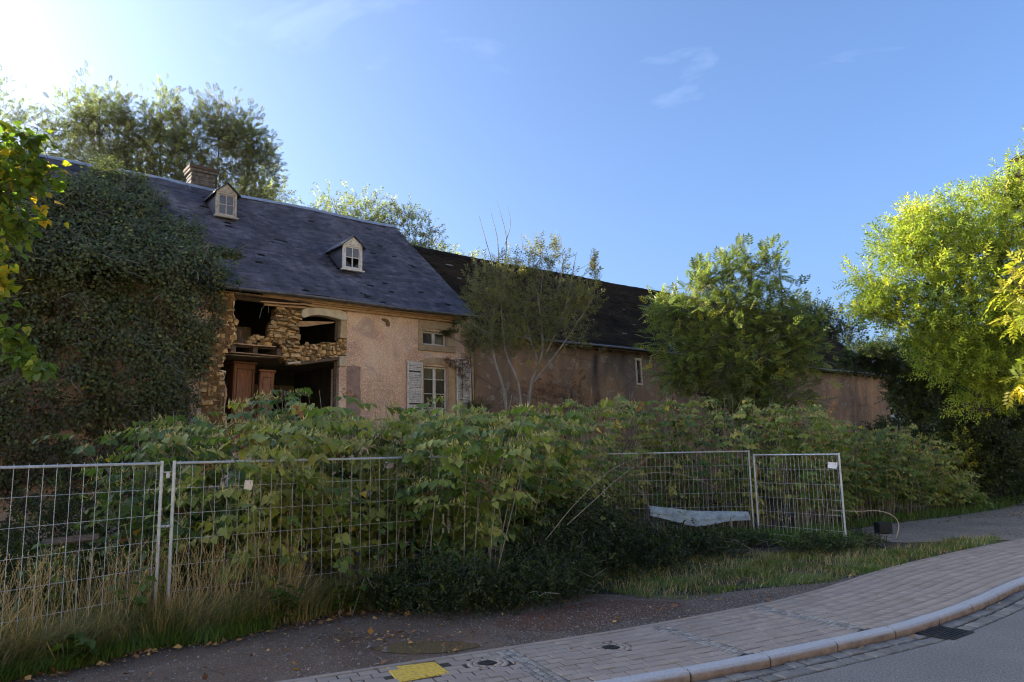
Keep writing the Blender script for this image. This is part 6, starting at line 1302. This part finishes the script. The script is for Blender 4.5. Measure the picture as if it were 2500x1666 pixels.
# ------------------------------------------------------------------ brambles, made up to fill the smeared dark gap, and dead stems
def bramble(name, label, mounds, n, seed, leaf, tint, size=0.16, canes=40, cat='bramble'):
    r = np.random.default_rng(seed); C = []
    w = np.array([m_[2] * m_[3] for m_ in mounds]); w = w / w.sum(); parts = []; off = np.array([mounds[0][0], mounds[0][1], 0.0])
    for (x, y, rx, ry, h_), ww_ in zip(mounds, w):
        k = int(n * ww_); d = norm(r.normal(0, 1, (k, 3))); d[:, 2] = np.abs(d[:, 2]); rad = r.random(k) ** 0.4; C.append(np.array([x, y, 0.02]) + d * rad[:, None] * np.array([rx, ry, h_]) * (1 + 0.18 * np.sin(d[:, :1] * 7 + x) * np.sin(d[:, 1:2] * 6)))
    P = np.concatenate(C); k = len(P); fr = frames(r.normal(0, 1, (k, 3)) + np.array([0, -0.3, 0.4]), np.array([0, -0.3, 1.0]) + r.normal(0, 0.5, (k, 3)))
    V, F = instance(SPRAY, P - off, fr, size * r.uniform(0.6, 1.3, k)); parts.append((V, F, np.repeat(np.clip(r.normal(tint, 0.2, k), 0, 1), len(SPRAY[0])), 0))
    A_, B_ = [], []
    for i in range(canes):
        x, y, rx, ry, h_ = mounds[r.integers(len(mounds))]; p = np.array([x + r.uniform(-rx, rx), y - r.uniform(-0.5, 1) * ry, h_ * r.uniform(0.0, 0.6)]); az = r.uniform(0, 6.28); l = r.uniform(0.2, 1.3); hh = r.uniform(0.1, 0.9) * h_; prev = p; sk = r.normal(0, 0.5)
        for u in np.linspace(0.2, 1, 5): q_ = p + np.array([math.cos(az) * l * u, math.sin(az) * l * u * 0.5 - 0.2 * u, hh * (1.6 * u - 1.3 * u * u + 0.5 * sk * u)]) + r.normal(0, 0.05, 3); A_.append(prev); B_.append(q_); prev = q_
    V, F = sticks(np.array(A_) - off, np.array(B_) - off, 0.0035, 0.0025, 3); parts.append((V, F, 0.5, 1))
    V, F, T, Mi = merge(parts); root = empty(name, off); tag(root, label, cat)
    o = link('foliage', np_mesh('foliage', V, F, [leaf, M['cane']], T, Mi), root); o['kind'] = 'stuff'
bramble('bramble_patch', 'made-up dark brambles and dead stems filling the smeared gap between the two fences', [(1.9, 13.5, 1.2, 1.0, 0.85), (0.9, 12.7, 1.0, 0.8, 1.0), (0.35, 11.9, 0.7, 0.6, 0.9), (3.2, 14.9, 1.2, 0.8, 0.45), (1.5, 15.4, 1.1, 0.8, 1.25), (0.9, 14.1, 1.0, 0.9, 1.3)], 4600, 111, M['l_dark'], 0.35, 0.20, 45)
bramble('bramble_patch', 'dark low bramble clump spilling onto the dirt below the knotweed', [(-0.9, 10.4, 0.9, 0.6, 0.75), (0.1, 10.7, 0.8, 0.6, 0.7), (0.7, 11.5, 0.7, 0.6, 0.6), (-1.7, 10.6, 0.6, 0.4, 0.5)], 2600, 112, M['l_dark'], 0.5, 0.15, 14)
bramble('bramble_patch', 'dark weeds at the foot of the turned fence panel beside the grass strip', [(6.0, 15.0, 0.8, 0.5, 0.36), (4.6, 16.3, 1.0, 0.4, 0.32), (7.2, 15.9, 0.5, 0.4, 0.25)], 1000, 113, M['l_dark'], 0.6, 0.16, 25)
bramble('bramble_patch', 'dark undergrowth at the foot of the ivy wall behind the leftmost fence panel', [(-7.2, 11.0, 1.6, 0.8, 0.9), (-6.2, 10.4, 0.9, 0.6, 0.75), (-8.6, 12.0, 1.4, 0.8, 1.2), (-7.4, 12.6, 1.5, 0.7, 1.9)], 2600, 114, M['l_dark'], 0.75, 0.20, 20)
# long arching dead canes above the gap
for (pts, rad), lab in zip((([(0.45, 11.6, 0.75), (0.95, 12.0, 1.25), (1.6, 12.8, 1.72), (2.3, 13.8, 1.95)], 0.007), ([(0.8, 11.8, 0.95), (1.25, 12.3, 1.25), (1.9, 13.2, 1.65), (2.7, 14.4, 1.98)], 0.007), ([(2.4, 15.6, 1.55), (3.1, 15.7, 1.60), (3.7, 15.7, 1.48), (4.2, 15.7, 1.25)], 0.008), ([(1.9, 12.6, 1.55), (2.15, 12.7, 1.35), (2.3, 12.8, 1.05)], 0.006)), ('long pale dead stem slanting over the bramble gap, the left and lower one', 'long pale dead stem slanting over the bramble gap, the right and upper one', 'dead stem lying nearly level over the brambles left of the stand-in sheet', 'short dead stem drooping over the middle of the dark brambles')):
    q = MB(); q.tube([p for p in catmull(pts, 6)], rad, 5, rad * 0.5); o = q.build('dead_stem', M['cane']); tag(o, lab, 'stem', 'dead stems over the bramble gap')
# made-up sheet standing in for a smeared pale panel by the far fence
xs_, us_ = np.meshgrid(np.linspace(0, 1, 16), np.linspace(0, 1, 7)); top = np.interp(xs_, [0, 0.45, 1], [0.80, 0.66, 0.62]); bot = np.interp(xs_, [0, 0.28, 0.45, 0.72, 0.75, 1], [0.58, 0.42, 0.30, 0.40, 0.42, 0.44])
Pz = bot + (top - bot) * us_; Px = 3.08 + 2.28 * xs_; Py = 17.40 - 0.10 * (1 - us_) + 0.03 * np.sin(xs_ * 17) * (1 - us_) + 0.02 * np.sin(us_ * 9)
nxx = 16; F = np.array([[i * nxx + j, i * nxx + j + 1, (i + 1) * nxx + j + 1, (i + 1) * nxx + j] for i in range(6) for j in range(15)])
o = link('sheet_standin', np_mesh('sheet_standin', np.stack([Px.ravel(), Py.ravel(), Pz.ravel()], 1), F, M['sheet'], smooth=True)); tag(o, 'made-up pale blue-grey sheet for a smear low on the far mesh fence', 'plastic sheet'); md = o.modifiers.new('s', 'SOLIDIFY'); md.thickness = 0.006
q = MB(); q.tube([(4.90, 17.2, -0.02), (4.88, 17.2, 0.5)], 0.018, 6); tag(q.build('stake', M['cane']), 'short pale stake standing under the stand-in sheet', 'stake')
# made-up pale branch and dark box standing in for smears by the lane
q = MB(); q.tube([tuple(p) for p in catmull([(7.0, 16.9, 0.66), (7.6, 16.9, 0.62), (8.1, 16.9, 0.62), (8.42, 16.9, 0.50), (8.52, 16.9, 0.30), (8.46, 16.95, 0.0)], 6)], 0.006, 6, 0.012); tag(q.build('branch_standin', M['palestone']), 'made-up pale bent branch for a curved smear beside the gravel lane', 'branch')
q = MB(); q.box(-0.16, 0.16, -0.14, 0.14, 0, 0.26); o = q.build('box', M['black'], bev=0.02); o.location = (8.75, 18.1, -0.01); tag(o, 'made-up small black box for a dark smear at the lane edge', 'box')
# bluish board lying in the undergrowth behind the left panel
q = MB(); q.box(-0.34, 0.34, -0.07, 0.07, -0.012, 0.012); o = q.build('board', M['darkwood']); o.location = (-6.1, 10.4, 1.02); o.rotation_euler = (0.5, -0.06, 0.4); tag(o, 'weathered board lying in the weeds behind the leftmost fence panel', 'board')

# ------------------------------------------------------------------ grass
def blades(P, H, width, r, lean=0.35, curl=0.5, tint=(0.5, 0.2), wl=None):
    """three-triangle grass blades"""
    n = len(P); az = r.uniform(0, 2 * np.pi, n); az = np.where(r.random(n) < 0.65, 2.2 * np.sin(P[:, 0] * 3.3 + 1.7 * np.sin(P[:, 1] * 2.9)) - 1.2 + r.normal(0, 0.5, n), az); b_ = np.stack([np.cos(az), np.sin(az), np.zeros(n)], 1) * (H * lean * r.uniform(0.3, 1.3, n))[:, None]
    s_az = az + np.pi / 2 + r.normal(0, 0.5, n); sd = np.stack([np.cos(s_az), np.sin(s_az), np.zeros(n)], 1) * (width * r.uniform(0.6, 1.2, n))[:, None]
    up_ = np.array([0, 0, 1.0]) * H[:, None]
    V = np.stack([P - sd / 2, P + sd / 2, P + up_ * 0.55 + b_ * 0.35 - sd * 0.38, P + up_ * 0.55 + b_ * 0.35 + sd * 0.38, P + up_ * r.uniform(0.82, 1.0, n)[:, None] + b_ * (1 + curl * 0.5)], 1)
    F = np.array([[0, 1, 3], [0, 3, 2], [2, 3, 4]])[None] + (np.arange(n) * 5)[:, None, None]
    T = np.repeat(np.clip(r.normal(tint[0], tint[1], n), 0, 1), 5)
    return V.reshape(-1, 3), F.reshape(-1, 3), T
def grass(name, label, groups, mats):
    parts = []
    for g_, mi in groups: V, F, T = g_; parts.append((V, F, T, mi))
    V, F, T, Mi = merge(parts)
    o = link(name, np_mesh(name, V, F, mats, T, Mi)); return tag(o, label, kind='stuff')
r = np.random.default_rng(201)
# tall dry grass along the near fence
front = np.array([(-9.0, 4.7), (-6.4, 6.5), (-5.3, 7.55), (-4.6, 8.25), (-3.9, 8.95), (-3.1, 9.8), (-2.2, 10.3), (-1.5, 10.55)])
def along(n, u0, u1, d0, d1):
    """points behind the front edge of the grass bank: position along it, distance behind it"""
    s = np.concatenate([[0], np.cumsum(np.linalg.norm(np.diff(front, axis=0), axis=1))]); x = r.uniform(u0, u1, n) * s[-1]
    p = np.stack([np.interp(x, s, front[:, 0]), np.interp(x, s, front[:, 1])], 1); q = np.stack([np.interp(x + 0.1, s, front[:, 0]), np.interp(x + 0.1, s, front[:, 1])], 1); tn = norm(q - p + 1e-6); nn = np.stack([-tn[:, 1], tn[:, 0]], 1)
    d = r.uniform(d0, d1, n); wob = 0.10 * np.sin(x * 2.3) + 0.07 * np.sin(x * 5.1 + 1)
    return np.column_stack([p + nn * (d + wob)[:, None], np.zeros(n)]), x / s[-1], d
gs = []
P, x, d = along(17000, 0.2, 1.0, 0.0, 1.3); gs.append((blades(P, r.uniform(0.12, 0.42, len(P)) * (0.6 + 0.5 * d), 0.011, r, 0.7, 0.9, (0.45, 0.25)), 0))
P, x, d = along(7000, 0.22, 0.97, 0.15, 1.5); hh = r.uniform(0.40, 0.95, len(P)) * (0.75 + 0.25 * np.sin(x * 40)); gs.append((blades(P, hh, 0.009, r, 0.50, 0.6, (0.5, 0.28)), 1))
P, x, d = along(9000, 0.2, 0.95, -0.12, 0.6); gs.append((blades(P, r.uniform(0.2, 0.55, len(P)), 0.010, r, 0.8, 1.0, (0.25, 0.2)), 1))
# seed stalks
P, x, d = along(700, 0.22, 0.85, 0.1, 1.5); hh = r.uniform(0.7, 1.15, len(P)); ln = r.normal(0, 0.26, (len(P), 2)); tip = P + np.column_stack([ln * hh[:, None], hh])
V, F = sticks(P, tip, 0.0042, 0.0022, 3); gs.append(((V, F, np.full(len(V), 0.8)), 1))
k_ = 5; ii = np.repeat(np.arange(len(P)), k_); uu = r.uniform(0.8, 1.02, len(ii)); pp_ = P[ii] + (tip - P)[ii] * uu[:, None]; fr = frames(norm((tip - P)[ii]) + r.normal(0, 0.35, (len(ii), 3)), r.normal(0, 1, (len(ii), 3)))
V, F = instance(t_kite(0.3, 0.02), pp_, fr, r.uniform(0.02, 0.04, len(ii))); gs.append(((V, F, np.repeat(r.uniform(0.5, 1, len(ii)), 4)), 1))
grass('dry_grass', 'tall straw-coloured grass along the near fence', gs, [M['g_green'], M['g_dry']])
gs = []
P, x, d = along(15000, 0.1, 0.8, -0.30, 0.30); gs.append((blades(P, r.uniform(0.06, 0.24, len(P)), 0.010, r, 0.7, 0.9, (0.40, 0.2)), 0))
grass('verge_grass', 'fresh green grass at the lower left corner', gs, [M['g_green']])
# grass strip on the right
strip_poly = [(0.6, 12.4), (1.8, 10.95), (2.4, 10.75), (3.3, 11.45), (4.8, 11.85), (6.0, 12.75), (7.15, 13.75), (8.6, 14.9), (10.3, 16.15), (10.7, 16.9), (9.6, 16.7), (7.4, 15.3), (6.2, 15.3), (4.3, 15.0), (2.6, 14.6), (1.2, 14.4)]
P2 = in_poly(42000, strip_poly, r); clump = 0.5 + 0.5 * np.sin(P2[:, 0] * 3.1 + np.sin(P2[:, 1] * 2.3)) * np.sin(P2[:, 1] * 3.7 + 1)
keep = r.random(len(P2)) < 0.12 + 0.88 * clump ** 1.4; P2, clump = P2[keep], clump[keep]; n = len(P2)
gs = [(blades(np.column_stack([P2, np.full(n, -0.01)]), r.uniform(0.02, 0.085, n) * (0.4 + 1.1 * clump), 0.011, r, 0.8, 0.8, (0.42, 0.24)), 0)]
P2 = in_poly(4500, strip_poly, r); gs.append((blades(np.column_stack([P2, np.zeros(len(P2))]), r.uniform(0.06, 0.2, len(P2)), 0.008, r, 0.8, 0.8, (0.4, 0.3)), 1))
# taller weeds along the far side
P2 = in_poly(9000, [(2.0, 16.2), (5.5, 16.8), (6.0, 15.0), (7.0, 15.3), (7.4, 16.4), (7.4, 18.6), (6.3, 17.6), (2.2, 17.4)], r); gs.append((blades(np.column_stack([P2, np.full(len(P2), -0.01)]), r.uniform(0.1, 0.4, len(P2)), 0.013, r, 0.5, 0.7, (0.3, 0.25)), 0))
grass('grass_strip', 'short mown grass strip between the pavement and the far fence', gs, [M['g_green'], M['g_dry']])
# scattered tufts on the lane edge
P2 = in_poly(5000, [(7.6, 18.4), (10.2, 20.3), (12.8, 21.9), (15.8, 24.2), (18.8, 27.4), (24, 32.6), (23, 33.4), (17.4, 27.6), (14.4, 24.6), (10.2, 21.6), (7.4, 19.6)], r); gs = [(blades(np.column_stack([P2, np.full(len(P2), -0.01)]), r.uniform(0.05, 0.3, len(P2)), 0.015, r, 0.5, 0.7, (0.35, 0.25)), 0)]
grass('lane_edge_grass', 'rough grass along the edge of the gravel lane', gs, [M['g_green']])

# ------------------------------------------------------------------ low broadleaf weeds
def weed(x, y, h_, n, size, lab, seed, leaf=None, tint=0.4):
    r2 = np.random.default_rng(seed); root = empty('weed', (x, y, 0)); tag(root, lab, 'weed')
    st_ = r2.normal(0, 0.06, (6, 2)); A_ = np.column_stack([st_, np.zeros(6)]); B_ = np.column_stack([st_ + r2.normal(0, 0.12, (6, 2)), h_ * r2.uniform(0.6, 1, 6)])
    ii = r2.integers(0, 6, n); u = r2.uniform(0.25, 1, n); P = A_[ii] + (B_ - A_)[ii] * u[:, None]; az = r2.uniform(0, 6.28, n)
    fr = frames(np.stack([np.cos(az), np.sin(az), r2.uniform(-0.4, 0.2, n)], 1), np.array([0, 0, 1.0]) + r2.normal(0, 0.2, (n, 3)))
    V, F = instance(HEART, P, fr, size * r2.uniform(0.7, 1.2, n)); V2, F2 = sticks(A_, B_, 0.006, 0.004, 4)
    V, F, T, Mi = merge([(V, F, np.repeat(np.clip(r2.normal(tint, 0.12, n), 0, 1), 7), 0), (V2, F2, 0.5, 1)])
    link('leaves', np_mesh('leaves', V, F, [leaf or M['l_knot'], M['cane']], T, Mi), root)
weed(-4.55, 8.05, 0.34, 60, 0.13, 'broad green nettle at the front of the dry grass, lower left', 301, M['l_hazel'], 0.15)
weed(-4.55, 9.0, 0.85, 36, 0.17, 'large-leaved weed behind the wires of the leftmost fence panel', 302, None, 0.25)
weed(-5.35, 9.0, 1.35, 70, 0.15, 'tall leafy weed behind the leftmost fence panel', 303, None, 0.25)
weed(-4.6, 9.6, 1.65, 70, 0.15, 'flowering knotweed shoot behind the wires left of the posts', 304, None, 0.45)
weed(-3.0, 9.75, 0.55, 70, 0.12, 'dark green weed at the foot of the near fence right of the posts', 305, M['l_hazel'], 0.05)
weed(-2.3, 10.2, 0.6, 70, 0.12, 'dark green weed at the foot of the fence below the hanging knotweed', 306, M['l_hazel'], 0.05)
weed(-5.9, 9.4, 1.1, 80, 0.15, 'bluish green weed near the left edge behind the fence wires', 307, None, 0.12)

# ------------------------------------------------------------------ stones, grit and fallen leaves
def scatter(name, label, pts, smin, smax, tmpl, mat, seed, z=-0.010, flat=0.6, tilt=0.3, hi=1.0):
    r2 = np.random.default_rng(seed); n = len(pts); fr = frames(np.column_stack([r2.normal(0, 1, (n, 2)), r2.normal(0, tilt * 0.5, n)]), np.array([0, 0, 1.0]) + r2.normal(0, tilt, (n, 3)))
    sc = smin + (smax - smin) * r2.random(n) ** 3; V, F = instance(tmpl, np.column_stack([pts, np.full(n, z)]) + np.array([0, 0, 1]) * (sc * 0.12)[:, None], fr, sc)
    return tag(link(name, np_mesh(name, V, F, mat, np.repeat(np.clip(r2.random(n) * hi, 0, 1), len(tmpl[0])))), label, kind='stuff')
ov = np.array([[1, 0, 0], [-1, 0.1, 0], [0.1, 0.8, 0.1], [-0.1, -0.85, 0], [0.1, 0, 0.55], [0, 0.1, -0.4]]) * 0.5
OCT = (ov, np.array([[0, 2, 4], [2, 1, 4], [1, 3, 4], [3, 0, 4]]))
dp = e1[20:] + [p for p in far_edge if p[0] > -6.5]
sq = in_poly(9000, dp, r); pud = catmull(pp + [pp[0]], 4)[:-1]; sq = sq[~inside(sq, [tuple(p) for p in pud])]; scatter('grit', 'small stones and grit on the dirt path', sq, 0.008, 0.035, OCT, M['pebble'], 401)
s_ = r.uniform(kerb_s(0.6), kerb_s(8.5), 11000); pb = back_edge(s_) ; dd = 0.10 + np.abs(r.normal(0, 0.55, len(s_))); tn = kpos(s_)[1]; pts = pb + np.stack([-tn[:, 1], tn[:, 0]], 1) * dd[:, None]; scatter('grit', 'pale crushed gravel along the back edge of the pavement', pts, 0.008, 0.026, OCT, M['pebble'], 402, hi=1.0)
lp = in_poly(6000, [(8.4, 16.6), (10.9, 16.7), (13.5, 18.2), (18, 22), (22, 26), (20, 29), (16.5, 27.5), (13.6, 25.6), (10.4, 22.0), (8.2, 19.4)], r); scatter('grit', 'loose stones on the gravel lane', lp, 0.015, 0.06, OCT, M['pebble'], 407)
scatter('grit', 'larger stones lying by the puddle', np.column_stack([r.normal(-1.7, 0.7, 80), r.normal(8.75, 0.35, 80)]), 0.02, 0.08, OCT, M['pebble'], 403)
lf = [in_poly(240, dp, r), along(700, 0.2, 1.0, -0.45, 0.05)[0][:, :2], np.column_stack([r.normal(-1.5, 0.5, 60), r.normal(9.0, 0.15, 60)]), in_poly(420, strip_poly, r), in_poly(160, [(10.6, 19.6), (15, 21.5), (18, 25), (13, 21.6)], r)]
scatter('fallen_leaves', 'brown fallen leaves on dirt and grass', np.concatenate(lf), 0.04, 0.11, t_kite(0.7, 0.12), M['l_fallen'], 404, z=0.004, tilt=0.5)
pv = [kpos(r.uniform(kerb_s(-2), kerb_s(9)), r.uniform(0.0, 1.7))[0][0] for k in range(36)] + [kpos(r.uniform(kerb_s(0), kerb_s(9)), r.uniform(-0.1, -0.02))[0][0] for k in range(16)]
scatter('fallen_leaves', 'few dry leaves blown over the paving', np.array(pv[:36]), 0.03, 0.07, t_kite(0.7, 0.12), M['l_fallen'], 405, z=0.006, tilt=0.3)
scatter('fallen_leaves', 'dry leaves caught in the gutter at the kerb foot', np.array(pv[36:]), 0.04, 0.08, t_kite(0.7, 0.12), M['l_fallen'], 406, z=-0.09, tilt=0.4)
